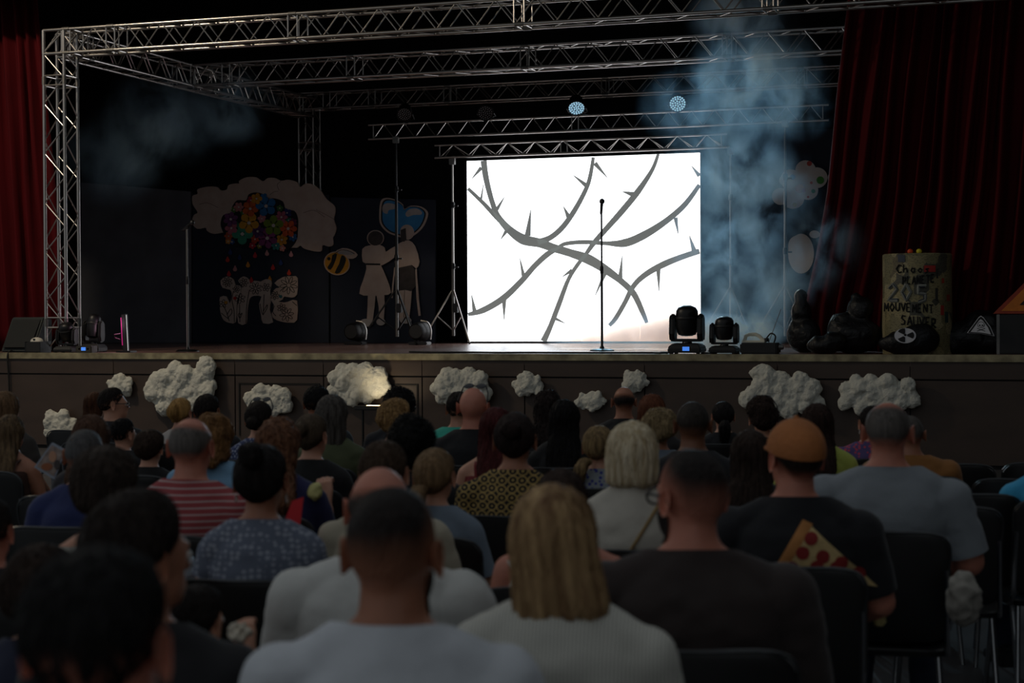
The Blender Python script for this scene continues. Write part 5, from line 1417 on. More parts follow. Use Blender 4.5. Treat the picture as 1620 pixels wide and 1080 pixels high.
    if st == 'short':
        scalp('short', 0.013, 0.3, 22, ramp=0.06, thin=tone, nt=700, tl=0.03)
    elif st == 'thick':
        scalp('nape', 0.024, 0.3, 18, nt=900, tl=0.04)
    elif st == 'fade':
        scalp('short', 0.010, 0.15, 20, ramp=0.10, thin=tone)
    elif st == 'buzz':
        scalp('short', 0.004, 0.1, 30, ramp=0.05, thin=tone)
    elif st == 'rim':
        zt = opt.get('top', 0.035); scalp('short', 0.005, 0.1, 30, zt - HV[:, 2] - 0.35 * HV[:, 1], ramp=0.035, thin=tone)
    elif st == 'curly':
        scalp('nape', 0.032, 0.7, 16, nt=900, tl=0.03, tw=0.004, lf=0.005, curl=0.6)
    elif st == 'afro':
        hair_volume(lambda b: (b.ell((0, -0.018, 0.105), (0.106, 0.112, 0.11), 20, 14), b.ell((0, -0.05, 0.04), (0.09, 0.066, 0.066), 18, 12)), 0.011, 0.010, 26, 1, strand=False, nt=1500, tl=0.022, tw=0.003, lf=0.007, curl=0.9)
    elif st == 'cap':
        scalp('nape', 0.010, 0.2, 22, ramp=0.06, thin=tone)
    elif st in ('pony', 'bun'):
        scalp('nape', 0.014, 0.12, 14, nt=500, tl=0.05, tw=0.0024, lf=0.001)
    if st == 'pony':
        L_, tx, tz, tr = opt.get('len', 0.2), opt.get('tx', 0.0), opt.get('tz', 0.08), opt.get('r', 0.028)
        pts = catmull([(tx * 0.3, -0.085, tz), (tx * 0.7, -0.125, tz), (tx, -0.135, tz - 0.05), (tx * 1.1, -0.118, tz - L_ * 0.55), (tx * 1.2, -0.11, tz - L_)], 5, False)
        rad = list(np.interp(np.linspace(0, 1, len(pts)), [0, 0.12, 0.4, 0.75, 1], [tr * 0.6, tr * 0.7, tr * 1.25, tr, tr * 0.25]))
        hair_volume(lambda b: b.tube(pts, rad, 12, flat=0.8), 0.009, 0.004, 0, 1, name='ponytail', nt=160, tl=0.07)
        MB().lathe([(0.016, -0.008), (0.022, 0), (0.016, 0.008)], (0, 0, 0), 14, 'Y').build('hair_tie', mat('hair_tie', opt.get('tie', (30, 26, 26)), 0.7), t, keep=False, recentre=False, matrix=Mhead @ Matrix.Translation((tx * 0.6, -0.115, tz)))
    if st == 'bun':
        bz = opt.get('tz', 0.12)
        hair_volume(lambda b: b.ell((0, -0.115, bz), (0.045, 0.035, 0.042), 14, 10), 0.009, 0.006, 30, 1, name='hair_bun', strand=False, nt=120, tl=0.03, curl=0.5)
    if st in ('bob', 'long', 'curlylong'):
        L_ = opt.get('len', 0.1); w1 = opt.get('w', 0.088)
        def bld(b):
            b.ell((0, -0.012, 0.092), (0.088, 0.1, 0.101), 22, 14)
            if st == 'bob':
                u = np.array((0, 0.25, 0.5, 0.72, 0.9, 1.0)); zz = list(0.10 + (-L_ - 0.10) * u); wb = opt.get('wb', 0.9); hwid = [0.088, 0.090, 0.092, (0.092 + w1) / 2, w1, w1 * wb]; hy = [0.072, 0.07, 0.067, 0.063, 0.056, 0.045]; cy = [-0.035, -0.035, -0.035, -0.038, -0.043, -0.046]
            else:
                zz = [0.10, 0.04, 0.0, -0.04, -0.04 - 0.3 * (L_ - 0.04), -0.04 - 0.7 * (L_ - 0.04), -max(L_, 0.06)]; hwid = [0.086, 0.088, 0.088, 0.09, w1, w1 * 0.95, w1 * 0.6]; hy = [0.07, 0.068, 0.06, 0.048, 0.038, 0.03, 0.016]; cy = [-0.035, -0.035, -0.045, -0.07, -0.105, -0.138, -0.142]
            n = 22; b.loft([[(hwid[i] * math.cos(q), cy[i] + hy[i] * math.sin(q), zz[i]) for q in np.linspace(0, 2 * math.pi, n + 1)[:-1]] for i in range(len(zz))])
        if st == 'curlylong':
            hair_volume(bld, 0.010, 0.010, 22, 1, strand=False, nt=1100, tl=0.04, tw=0.0045, lf=0.005, curl=0.5)
        else:
            hair_volume(bld, 0.0085, opt.get('amp', 0.005), 0, 3, nt=1000, tl=0.09, tw=0.0026, lf=0.002)
    # worn things
    for ex in extra:
        if ex == 'shades':     # sunglasses pushed up on the head
            for sd in (-1, 1):
                MB().ell((sd * 0.034, 0, 0), (0.028, 0.006, 0.022), 14, 8).build('sunglass_lens', MATS['tinted_lens'], t, keep=False, recentre=False, matrix=Mhead @ Matrix.Translation((0, 0.05, 0.188 + hth)) @ Matrix.Rotation(-0.9, 4, 'X'))
                MB().tube([(sd * 0.062, 0.05, 0.186 + hth), (sd * (0.076 + hth * 0.6), 0.03, 0.15 + hth * 0.5), (sd * (0.083 + hth * 0.6), -0.02, 0.11)], 0.004).build('sunglass_arm', M_GLASSF, t, keep=False, recentre=False, matrix=Mhead)
            MB().tube([(-0.012, 0.05, 0.19 + hth), (0.012, 0.05, 0.19 + hth)], 0.003).build('sunglass_bridge', M_GLASSF, t, keep=False, recentre=False, matrix=Mhead)
        if ex == 'glasses':
            for sd in (-1, 1):
                MB().tube([(sd * 0.034 + 0.026 * math.cos(q), 0.104, 0.072 + 0.02 * math.sin(q)) for q in np.linspace(0, 2 * math.pi, 17)], 0.0032).build('glasses_rim', M_GLASSF, t, keep=False, recentre=False, matrix=Mhead)
                MB().tube([(sd * 0.06, 0.102, 0.078), (sd * 0.078, 0.06, 0.082), (sd * 0.082, -0.005, 0.082), (sd * 0.08, -0.02, 0.06)], 0.003).build('glasses_arm', M_GLASSF, t, keep=False, recentre=False, matrix=Mhead)
            MB().tube([(-0.01, 0.107, 0.076), (0.01, 0.107, 0.076)], 0.003).build('glasses_bridge', M_GLASSF, t, keep=False, recentre=False, matrix=Mhead)
        if ex == 'earrings':
            for sd in (-1, 1):
                MB().tube([(sd * 0.084, 0.0 + 0.01 * math.cos(q), 0.018 + 0.012 * math.sin(q)) for q in np.linspace(0, 2 * math.pi, 13)], 0.0022).build('earring', M_CHROME, t, keep=False, recentre=False, matrix=Mhead)
        if ex == 'cap':
            M_CAP = mat('tan_orange_cap', (176, 108, 58), 0.8, 0, 0.12, 14, bump=0.2, bscale=60)
            cp = MB(); cp.ell((0, -0.006, 0.10), (0.092, 0.112, 0.105), 24, 16); CV, CF = remesh(cp, 0.009, 1); f = CV[:, 2] - 0.096 - 0.2 * CV[:, 1]
            R_ = clip(CV, CF, f); link('cap_crown', mesh_np('cap_crown', R_[0][0], R_[1], M_CAP), t, False, Mhead)
            bm_ = MB(); P_ = []
            for zo in (0.0, -0.006):
                for u in np.linspace(-1, 1, 13):
                    a = u * 1.0; P_.append([(0.088 * math.sin(a), 0.093 * math.cos(a) + 0.005, 0.115 + zo), (0.080 * math.sin(a) * 1.02, 0.093 * math.cos(a) + 0.05 * math.cos(u * 1.4), 0.112 + zo), (0.076 * math.sin(a), 0.093 * math.cos(a) + 0.085 * max(0, math.cos(u * 1.5)) ** 0.6, 0.103 + zo)])
            n = 13; vs = [p for r in P_ for p in r]; fs = []
            for o_ in (0, n):
                for i in range(n - 1):
                    for j in range(2):
                        q = [(o_ + i) * 3 + j, (o_ + i + 1) * 3 + j, (o_ + i + 1) * 3 + j + 1, (o_ + i) * 3 + j + 1]; fs.append(tuple(q if o_ else q[::-1]))
            for i in range(n - 1):
                fs.append((i * 3 + 2, (i + 1) * 3 + 2, (n + i + 1) * 3 + 2, (n + i) * 3 + 2))
            bm_.add(vs, fs); bm_.build('cap_brim', M_CAP, t, keep=False, recentre=False, matrix=Mhead)
            MB().ell((0, -0.006, 0.206), (0.009, 0.009, 0.006), 10, 6).build('cap_button', M_CAP, t, keep=False, recentre=False, matrix=Mhead)
        if ex == 'cord':
            bv = BVHTree.FromPolygons([v.co.copy() for v in shirt_me.vertices], [tuple(p.vertices) for p in shirt_me.polygons]); pts = []
            for u in np.linspace(0, 1, 12):
                h_ = bv.ray_cast(Vector((0.10 - 0.17 * u, -0.6, 0.99 - 0.27 * u)), Vector((0, 1, 0)))
                if h_[0]:
                    pts.append((h_[0].x, h_[0].y - 0.003, h_[0].z))
            MB().tube(pts, 0.006, 6).build('bag_cord', mat('tan_cord', (150, 124, 84), 0.8), t, keep=False, recentre=False, matrix=Matrix.Identity(4))
        if ex == 'beard':
            f = np.minimum(np.minimum(-0.055 - HV[:, 2] + 0.0, HV[:, 1] - 0.012), np.minimum(HV[:, 2] + 0.135, np.where(onhead, 1.0, -1.0)))
            R_ = clip(V, F, f, (Nn,))
            if R_:
                (SV, SN), SF = R_; SV = SV + SN * (0.006 * k); link('beard', mesh_np('beard', (SV - sp0) @ Rn / k, SF, hair_mat(hc)), t, False, Mhead)
        if ex == 'pizza':
            bv = BVHTree.FromPolygons([Vector(v) for v in SV_keep[0]], SV_keep[1]) if False else BVHTree.FromPolygons([v.co.copy() for v in shirt_me.vertices], [tuple(p.vertices) for p in shirt_me.polygons])
            def pr(x, z, off):
                h_ = bv.ray_cast(Vector((x, -0.6, z)), Vector((0, 1, 0)))
                return (x, (h_[0].y if h_[0] else -0.13) - off, z)
            tri = [np.array(q) for q in PZ]; n = 16
            def patch(p0, p1, p2, off, nm, m_):
                b = MB(); idx = {}; vs = []; fs = []
                for i in range(n + 1):
                    for j in range(n + 1 - i):
                        q = p0 + (p1 - p0) * i / n + (p2 - p0) * j / n; idx[i, j] = len(vs); vs.append(pr(q[0], q[1], off))
                for i in range(n):
                    for j in range(n - i):
                        fs.append((idx[i, j], idx[i + 1, j], idx[i, j + 1]))
                        if i + j < n - 1:
                            fs.append((idx[i + 1, j], idx[i + 1, j + 1], idx[i, j + 1]))
                b.add(vs, fs); return b.build(nm, m_, t, keep=False, recentre=False, matrix=Matrix.Identity(4))
            po = patch(tri[0], tri[1], tri[2], 0.004, 'pizza_print', mat('cheese_print', (206, 178, 124), 0.8, 0, 0.15, 40))
            e0 = tri[0]; e1 = tri[1]; inn = (tri[2] - (e0 + e1) / 2) * 0.1
            b = MB(); vs = []; fs = []; m2 = 14
            for i in range(m2 + 1):
                q = e0 + (e1 - e0) * i / m2; vs += [pr(*(q - inn * 0.35), 0.006), pr(*(q + inn * 0.25), 0.009), pr(*(q + inn * 0.8), 0.006)]
            for i in range(m2):
                fs += [(3 * i, 3 * i + 1, 3 * i + 4, 3 * i + 3), (3 * i + 1, 3 * i + 2, 3 * i + 5, 3 * i + 4)]
            b.add(vs, fs).build('crust_print', mat('crust_print', (190, 128, 70), 0.8), t, keep=False, recentre=False, matrix=Matrix.Identity(4))
            for (u, v_) in ((0.16, 0.14), (0.46, 0.14), (0.78, 0.12), (0.34, 0.34), (0.62, 0.34), (0.22, 0.54), (0.44, 0.52), (0.2, 0.76)):
                c = tri[0] + (tri[1] - tri[0]) * u * (1 - v_) * 1.0 + (tri[2] - tri[0]) * v_; rr = 0.021 * s
                vs = [pr(c[0], c[1], 0.007)] + [pr(c[0] + rr * math.cos(q), c[1] + rr * math.sin(q), 0.0065) for q in np.linspace(0, 2 * math.pi, 15)[:-1]]
                MB().add(vs, [(0, i + 1, (i + 1) % 14 + 1) for i in range(14)]).build('pepperoni_print', mat('pepperoni_print', (140, 36, 34), 0.8), t, keep=False, recentre=False, matrix=Matrix.Identity(4))
    chair('black chair with chrome legs under %s' % short, x0, y0, yaw, 'chairs of the seated audience')
    PEOPLE.append((t, x0, y0, s, short)); return t


PZ = []
DK, BR, BL, GR, BLK = (34, 27, 24), (74, 52, 38), (190, 160, 112), (120, 114, 106), (20, 18, 18)
P_ = 'plain'
# ------------------------------------------------------------------ the audience, front rows first
W_ = lambda a: dict(a)
person(8, 615, 8.1, 'person with smooth light brown hair at the picture edge near the stage', 'the light-brown-haired person at the picture edge', ('bob', (120, 92, 66), dict(len=0.06)), (P_, (60, 54, 50)), sex='f')
person(150, 617, 9.9, 'person with long brown hair beside the small round cotton cloud', 'the brown-haired person by the round cotton cloud', ('long', (84, 52, 34), dict(len=0.2)), (P_, (40, 36, 38)), sex='f')
person(177, 612, 9.0, 'black-haired person in glasses with the head turned sideways', 'the black-haired person in glasses', ('short', DK), (P_, (30, 30, 34)), hyaw=-0.9, extra=('glasses',))
person(285, 627, 9.0, 'person with a golden blond ponytail below the big three-lobed cloud', 'the golden blond ponytail', ('pony', (176, 134, 78), dict(len=0.12, tz=0.13, r=0.035, tie=(20, 20, 20))), (P_, (176, 170, 166)), sex='f')
person(327, 622, 8.6, 'short dark-haired person in black in front of the big three-lobed cloud', 'the dark head before the three-lobed cloud', ('short', DK), (P_, (24, 24, 28)), tone='tan')
person(409, 632, 8.1, 'dark-haired person with sunglasses on the head and a blue patterned top', 'the person with sunglasses and patterned top', ('bun', DK, dict(tz=0.06)), ('spots', (150, 156, 176), (60, 70, 110), 60), sex='f', extra=('shades',))
person(501, 608, 9.0, 'short black-haired person between two cotton clouds', 'the black-haired person between two clouds', ('short', BLK), (P_, (34, 40, 44)), tone='tan')
person(632, 605, 9.0, 'person with a black curly mop catching the warm lamp', 'the black curly mop near the lamp', ('afro', BLK), (P_, (26, 26, 32)), tone='tan')
person(624, 630, 8.1, 'person with tousled blond short hair and dark top', 'the tousled blond head', ('curly', (186, 148, 96), dict(rgb2=(120, 88, 56))), (P_, (24, 26, 34)), sex='f')
person(726, 618, 9.05, 'person in a bright teal top hidden behind the bald person', 'the person in the teal top', ('short', DK), (P_, (70, 190, 166)), wide=1.12)
person(748, 612, 8.1, 'bald person in a black shirt with sunglasses pushed up', 'the bald person with sunglasses', ('bald', DK), (P_, (18, 18, 22)), tone='pink', extra=('shades',))
person(867, 610, 9.0, 'person with a mass of dark curly shoulder-length hair', 'the dark curly shoulder-length hair', ('curlylong', (40, 30, 28), dict(len=0.16)), (P_, (28, 26, 28)), sex='f')
person(893, 628, 8.1, 'person with very long straight black hair and black top', 'the very long straight black hair', ('long', (18, 16, 17), dict(len=0.3, w=0.1)), (P_, (16, 16, 18)), sex='f', tone='tan')
person(987, 611, 10.0, 'person with a shiny bald crown and dark fringe of hair', 'the person with a bald crown', ('rim', DK, dict(top=0.02)), (P_, (26, 24, 26)), tone='tan')
person(1031, 619, 9.0, 'person with smooth auburn hair beside the bald crown', 'the smooth auburn hair', ('bob', (112, 66, 46), dict(len=0.05)), (P_, (40, 36, 38)), sex='f')
person(1042, 642, 8.1, 'person with short curly sandy hair in a grey-blue top', 'the short curly sandy hair', ('curly', (170, 146, 108), dict(rgb2=(110, 92, 66))), (P_, (112, 122, 136)), tone='tan', sex='f')
person(1096, 634, 7.2, 'person with a closely shaved dark head', 'the closely shaved dark head', ('buzz', (52, 46, 42)), (P_, (30, 30, 34)), tone='brown')
person(1144, 633, 9.8, 'person with black hair drawn into a low brown ponytail', 'the black hair with low brown ponytail', ('pony', (30, 26, 26), dict(len=0.2, tz=0.03, r=0.04)), (P_, (24, 24, 28)), sex='f')
person(1207, 628, 9.0, 'person with pinned-up curly dark brown hair and sunglasses', 'the pinned-up curly dark brown hair', ('curly', (50, 36, 30)), (P_, (30, 28, 30)), sex='f', extra=('shades',))
person(1293, 634, 8.1, 'person with long dark brown hair and a lime yellow top', 'the person in the lime yellow top', ('long', (52, 36, 30), dict(len=0.24, w=0.095)), (P_, (176, 186, 84)), sex='f')
person(1380, 640, 9.0, 'dark-haired person in a pink and red floral top', 'the person in the floral top', ('short', DK), ('spots', (190, 70, 92), (86, 72, 120), 55), sex='f', wide=1.4, extra=('earrings',))
person(1440, 656, 8.1, 'short grey-haired person in a mustard brown top', 'the person in the mustard top', ('buzz', (84, 78, 74)), (P_, (150, 98, 46)), tone='tan', wide=1.2)
person(1658, 672, 7.3, 'person in a bright sky blue top at the picture edge', 'the person in sky blue', ('short', BR), (P_, (60, 160, 205)))
# middle rows
person(16, 652, 7.2, 'person with half-up streaked blond hair and bare shoulders', 'the person with half-up blond hair', ('long', (136, 110, 80), dict(len=0.27, w=0.098, rgb2=(70, 56, 44), fine=45)), (P_, (70, 44, 36)), tone='tan', sex='f', sleeve=-1, collar=0.1)
person(145, 652, 6.3, 'person with long mid-brown hair behind the navy shirt', 'the long mid-brown hair', ('long', (88, 62, 48), dict(len=0.16)), (P_, (44, 40, 44)), sex='f')
person(194, 660, 8.1, 'black-haired small person with a visible ear beside the brown hair', 'the black-haired small person', ('short', BLK), (P_, (24, 24, 28)), hs=1.05, hyaw=-0.3)
person(236, 676, 7.2, 'short brown-haired person in a black shirt', 'the person in the black shirt', ('thick', (58, 44, 36)), (P_, (18, 18, 20)), hs=1.05)
person(133, 677, 5.4, 'person with cropped grey hair in a navy T-shirt', 'the person in the navy T-shirt', ('buzz', (82, 80, 80)), (P_, (34, 44, 92)), tone='tan')
person(301, 660, 5.3, 'person with thinning grey hair in a red striped T-shirt', 'the person in the red striped T-shirt', ('rim', (96, 90, 86), dict(top=0.055)), ('stripe', (156, 66, 70), (186, 160, 158), 46), tone='pink')
person(338, 643, 6.5, 'person with wavy golden-brown hair in a light blue top', 'the person in the light blue top', ('curlylong', (150, 108, 66), dict(len=0.03, rgb2=(100, 70, 42))), (P_, (130, 172, 205)), sex='f', wide=1.15)
person(412, 700, 4.5, 'person with dark pinned-up hair in a grey-blue patterned dress', 'the person in the patterned dress', ('bun', (30, 25, 24), dict(tz=0.17)), ('lace', (150, 156, 170), (104, 112, 130), 48), tone='tan', sex='f', sleeve=0.08, collar=0.0, extra=('earrings',))
person(440, 650, 5.9, 'person with curly reddish-brown hair in navy, hand raised with a snack', 'the person holding a snack', ('curlylong', (140, 96, 70), dict(len=0.22, w=0.115, rgb2=(84, 56, 42))), (P_, (40, 42, 86)), sex='f', pose={1: ((0.20, 0.10, 0.735), (0.165, 0.15, 0.91))})
person(492, 652, 6.85, 'person with ash-brown hair pinned up in a black top', 'the person with ash-brown pinned-up hair', ('bun', (82, 68, 54), dict(tz=0.12)), (P_, (15, 15, 17)), sex='f', hyaw=-0.25)
person(525, 620, 7.8, 'person with a smooth greying bob in an olive green top', 'the person in the olive top', ('bob', (104, 98, 92), dict(len=0.11, rgb2=(62, 56, 52))), (P_, (80, 86, 58)), sex='f')
person(651, 647, 6.3, 'person with a round black afro and dark shirt', 'the round black afro', ('afro', (20, 18, 18)), (P_, (22, 22, 26)), tone='brown')
person(687, 706, 5.5, 'person with an ash-blond low ponytail and pale top', 'the person with the ash-blond ponytail', ('pony', (126, 100, 72), dict(len=0.22, tz=0.03, tx=-0.03, r=0.036)), (P_, (120, 134, 150)), sex='f', hs=1.05, hyaw=-0.15)
person(785, 640, 7.2, 'person with dark red long hair and bare arm', 'the person with dark red hair', ('long', (80, 34, 34), dict(len=0.2)), (P_, (120, 34, 36)), sex='f', sleeve=-1, collar=0.1)
person(814, 650, 6.15, 'person with a dark bun in a black and gold scallop-patterned top', 'the person in the scallop-patterned top', ('bun', (44, 32, 30), dict(tz=0.13)), ('scallop', (22, 20, 20), (176, 146, 84), 26), tone='tan', sex='f', wide=1.15)
person(888, 735, 4.62, 'dark-haired person with a white strap on a bare shoulder, half hidden', 'the person with the white strap', ('long', (56, 42, 36), dict(len=0.16)), (P_, (206, 200, 192)), tone='pink', sex='f', sleeve=-1, collar=0.06, wide=1.15)
person(947, 670, 7.2, 'person with a blond side ponytail in a blue patterned top', 'the person with the blond side ponytail', ('pony', (168, 140, 98), dict(len=0.16, tz=0.0, tx=-0.07, r=0.034, tie=(190, 140, 80), rgb2=(104, 84, 60))), ('spots', (56, 62, 140), (140, 146, 150), 50), sex='f', hs=1.05, hyaw=-0.2)
person(1000, 660, 5.4, 'person with platinum blond short hair in a cream jacket', 'the person in the cream jacket', ('bob', (246, 232, 202), dict(len=0.03, rgb2=(196, 172, 132), w=0.088, wb=0.72)), (P_, (196, 190, 178)), sex='f', sleeve=0.6, collar=-0.03, wide=1.08, extra=('cord',))
person(1187, 675, 6.3, 'person with waist-length straight dark brown hair', 'the person with waist-length dark hair', ('long', (52, 40, 34), dict(len=0.34, w=0.1)), (P_, (24, 24, 28)), sex='f')
PZ = [(0.035, 0.965), (-0.06, 0.80), (0.245, 0.765)]
person(1258, 664, 5.2, 'person in an orange-brown cap and black T-shirt with a pizza slice', 'the person in the orange-brown cap', ('cap', (40, 32, 28)), (P_, (20, 21, 26)), tone='pink', extra=('cap', 'pizza'), hyaw=0.5, wide=1.12, yaw=0.12)
person(1404, 635, 6.1, 'broad person with shaved grey hair in a grey T-shirt', 'the broad person in the grey T-shirt', ('rim', (92, 86, 82), dict(top=0.075)), (P_, (132, 138, 144)), tone='pink', wide=1.22, yaw=0.08)
# rear rows
person(164, 704, 4.0, 'person with thick short brown hair in an off-white vest top', 'the person in the off-white vest', ('thick', (56, 46, 40)), (P_, (190, 186, 176)), tone='fair', sex='f', sleeve=-1, collar=0.04)
person(218, 775, 2.78, 'dark-haired person turned sideways just ahead of the darkest head', 'the dark-haired person turned sideways', ('thick', (40, 32, 28)), (P_, (24, 24, 28)), tone='tan', hyaw=-0.6)
person(150, 862, 1.62, 'very close black-haired person with only the dark head showing', 'the closest dark-headed person', ('short', (22, 20, 20)), (P_, (20, 20, 24)), tone='pink', hs=0.84)
person(62, 855, 3.1, 'brown-haired small person in navy low at the picture edge', 'the brown-haired small person in navy', ('thick', (50, 38, 32)), (P_, (28, 34, 58)), hs=1.06)
person(310, 945, 3.45, 'small dark-haired person holding a paper tissue', 'the small person with the tissue', ('thick', (36, 30, 28)), (P_, (24, 26, 32)), hs=1.12, hyaw=-0.4, pose={1: ((0.22, 0.08, 0.84), (0.16, 0.15, 1.06))})
person(-20, 785, 3.9, 'person mostly outside the picture with one ear showing', 'the person mostly outside the picture', ('short', DK), (P_, (22, 22, 26)), tone='pink')
person(606, 695, 5.0, 'short brown-haired person in a cream shirt', 'the person in the cream shirt', ('short', (72, 56, 44)), (P_, (178, 170, 150)), tone='fair')
person(600, 737, 3.72, 'person with a bald crown in a white long-sleeved shirt', 'the person in the white long-sleeved shirt', ('rim', (58, 50, 46), dict(top=0.02)), (P_, (206, 206, 202)), tone='pink', sleeve=0.6, wide=1.18)
person(620, 770, 2.75, 'person with cropped dark hair and beard in a white T-shirt', 'the person in the white T-shirt', ('fade', (34, 28, 26)), (P_, (206, 210, 216)), tone='tan', wide=1.08, extra=('beard',), hyaw=-0.18)
person(884, 755, 3.2, 'person with a long blond bob in a white ribbed top', 'the person in the white ribbed top', ('bob', (200, 166, 120), dict(len=0.085, w=0.102, rgb2=(118, 86, 60), fine=40, along=2.5, amp=0.004)), ('rib', (190, 188, 178), (226, 224, 214), 140), tone='tan', sex='f', sleeve=0.15, wide=1.15, hroll=-0.12)
person(1095, 710, 3.9, 'person with a dark fade haircut and glasses in a dark brown T-shirt', 'the person in the dark brown T-shirt', ('fade', (34, 28, 26)), (P_, (52, 42, 40)), tone='pink', hyaw=0.55, extra=('glasses', 'beard'), wide=1.2, yaw=0.3, sleeve=0.24)

# ------------------------------------------------------------------ empty chairs beyond the audience
for (px, D_, lab) in ((1500, 8.4, 'empty black chair beside the person in the mustard top'), (1652, 8.4, 'empty black chair in the far row at the picture edge'), (1612, 7.6, 'empty black chair in front of the sky blue top'), (1527, 7.0, 'empty black chair with a shiny rim in the middle of the empty ones'),
                      (1490, 6.55, 'empty black chair partly covered by the broad person')):
    d = ray(px, 760); c = EYE + d * D_; chair(lab, float(c[0]), float(c[1]) + 0.2, 0.06, 'empty chairs')
# ------------------------------------------------------------------ things people hold or have laid down
c = on_y(498, 778, 5.86); o = MB().ell((0, 0, 0), (0.03, 0.026, 0.034), 14, 10); o.ell((0.012, -0.004, 0.022), (0.02, 0.018, 0.016), 12, 8)
V, F = remesh(o, 0.006, 1); V = V + normals_of(V, F) * (vnoise(V, 70, 3) * 0.003)[:, None]
tag(link('snack', mesh_np('snack', V, F, mat('pale_yellow_snack', (206, 200, 132), 0.6)), None, True, Matrix.Translation(Vector(c))), 'pale yellow-green piece of food in the raised hand', 'food')
# red folder held in front of the woman in the patterned dress
a = on_y(455, 858, 4.86); b = on_y(470, 786, 4.86)
t = thing('folder', 'bright red card folder held beside the patterned dress', 'folder', tuple(map(float, a)))
M_RED = mat('bright_red_card', (214, 34, 44), 0.5, 0, 0.06, 8)
for k, (dy, nm) in enumerate(((0.0, 'front_cover'), (0.012, 'back_cover'))):
    MB().prism([on_y(x, y, 4.86 + dy) for x, y in ((436, 862), (470, 866), (480, 786), (462, 792))], (0, 0.003, 0)).build(nm, M_RED, t, smooth=False)
MB().prism([on_y(x, y, 4.866) for x, y in ((438, 860), (468, 862), (477, 790), (463, 794))], (0, 0.004, 0)).build('paper_sheet', mat('white_paper', (210, 206, 200), 0.8), t, smooth=False)
# picture card
yq = 5.78
t = thing('picture_card', 'glossy picture card with a pale border beside the navy T-shirt', 'card', tuple(map(float, on_y(70, 757, yq))))
q0 = [(82, 700), (104, 712), (86, 758), (54, 739)]; qc = np.array(q0).mean(0)
MB().prism([on_y(*p, yq) for p in q0], (0, 0.006, 0)).build('card_border', mat('pale_card_edge', (150, 158, 172), 0.4), t, smooth=False)
MB().prism([on_y(*(qc + (np.array(p) - qc) * 0.86), yq - 0.002) for p in q0], (0, 0.004, 0)).build('picture', mat('card_picture', (96, 80, 72), 0.3, 0, 0.5, 30, rgb2=(170, 150, 140)), t, smooth=False)
for (x, y, rx, ry, col) in ((83, 722, 6, 9, (190, 140, 110)), (74, 738, 9, 6, (150, 84, 44)), (90, 735, 5, 8, (60, 50, 48))):
    MB().prism([on_y(x + rx * math.cos(b), y + ry * math.sin(b), yq - 0.004) for b in np.linspace(0, 2 * math.pi, 15)[:-1]], (0, 0.003, 0)).build('picture_patch', mat('patch_%d' % col[0], col, 0.4), t, smooth=False)


def crumple(name, label, cat, px, py, Yp, rx, ry, rz, m_, sd, amp=0.3, fr=14):
    mb = MB().ell((0, 0, 0), (rx, ry, rz), 20, 14); V, F = remesh(mb, min(rx, ry, rz) * 0.16, 0); N_ = normals_of(V, F); q = min(rx, ry, rz)
    V = V + N_ * ((1 - 2.2 * np.abs(vnoise(V / q, 1.4, sd))) * amp * q + vnoise(V / q, 3.4, sd + 2) * amp * 0.35 * q)[:, None]
    c = on_y(px, py, Yp); return tag(link(name, mesh_np(name, V, F, m_), None, True, Matrix.Translation(Vector(c))), label, cat)


m, nt, b_, N, L = nodes_of('thin_clear_plastic'); MATS['thin_clear_plastic'] = m
b_.inputs['Base Color'].default_value = s2l((200, 210, 220)); b_.inputs['Roughness'].default_value = 0.18; b_.inputs['Transmission Weight'].default_value = 0.55; b_.inputs['IOR'].default_value = 1.2
crumple('plastic_bag', 'crumpled clear plastic bag beside the patterned dress', 'plastic bag', 304, 916, 4.55, 0.03, 0.035, 0.055, m, 3, 0.45)
crumple('paper_tissue', 'crumpled white paper tissue in the small person\'s hand', 'tissue', 380, 1000, 3.38, 0.022, 0.016, 0.018, mat('tissue_paper', (214, 204, 186), 0.8), 5, 0.5)
crumple('jacket', 'white jacket bunched up on the broad person\'s chair', 'jacket', 1524, 946, 5.75, 0.052, 0.07, 0.085, mat('white_jacket_cloth', (150, 146, 138), 0.9, 0, 0.1, 20), 8, 0.22)
crumple('bread_piece', 'pale piece of bread in the lap of the person in the cap', 'food', 1391, 976, 5.32, 0.02, 0.022, 0.028, mat('bread_crumb', (196, 178, 120), 0.8), 11, 0.25)

# ------------------------------------------------------------------ unseen hall lamp, added to warm the far side of the stage front
hl = thing('added_hall_lamp', 'unseen hall floodlight added to warm the stage front', 'lamp', (-13.0, 13.9, 7.3))
MB().box((-13.0, 13.9, 7.42), (0.9, 0.5, 0.16)).build('housing', M_BLACKM, hl, smooth=False, bevel=0.02)
MB().box((-13.0, 13.9, 7.335), (0.8, 0.4, 0.01)).build('diffuser', emit('warm_diffuser', (255, 224, 180), 3), hl, smooth=False)
for s_ in (-1, 1):
    rod('hanger', (-13.0 + s_ * 0.35, 13.9, 7.5), (-13.0 + s_ * 0.35, 13.9, 7.73), 0.01, M_STEEL, hl)
light('added_hall_light', 'AREA', (-13.0, 13.9, 7.3), 240, (1.0, 0.84, 0.62), (-10.5, 18.0, 2.0), shape='RECTANGLE', size=0.8, size_y=0.4)

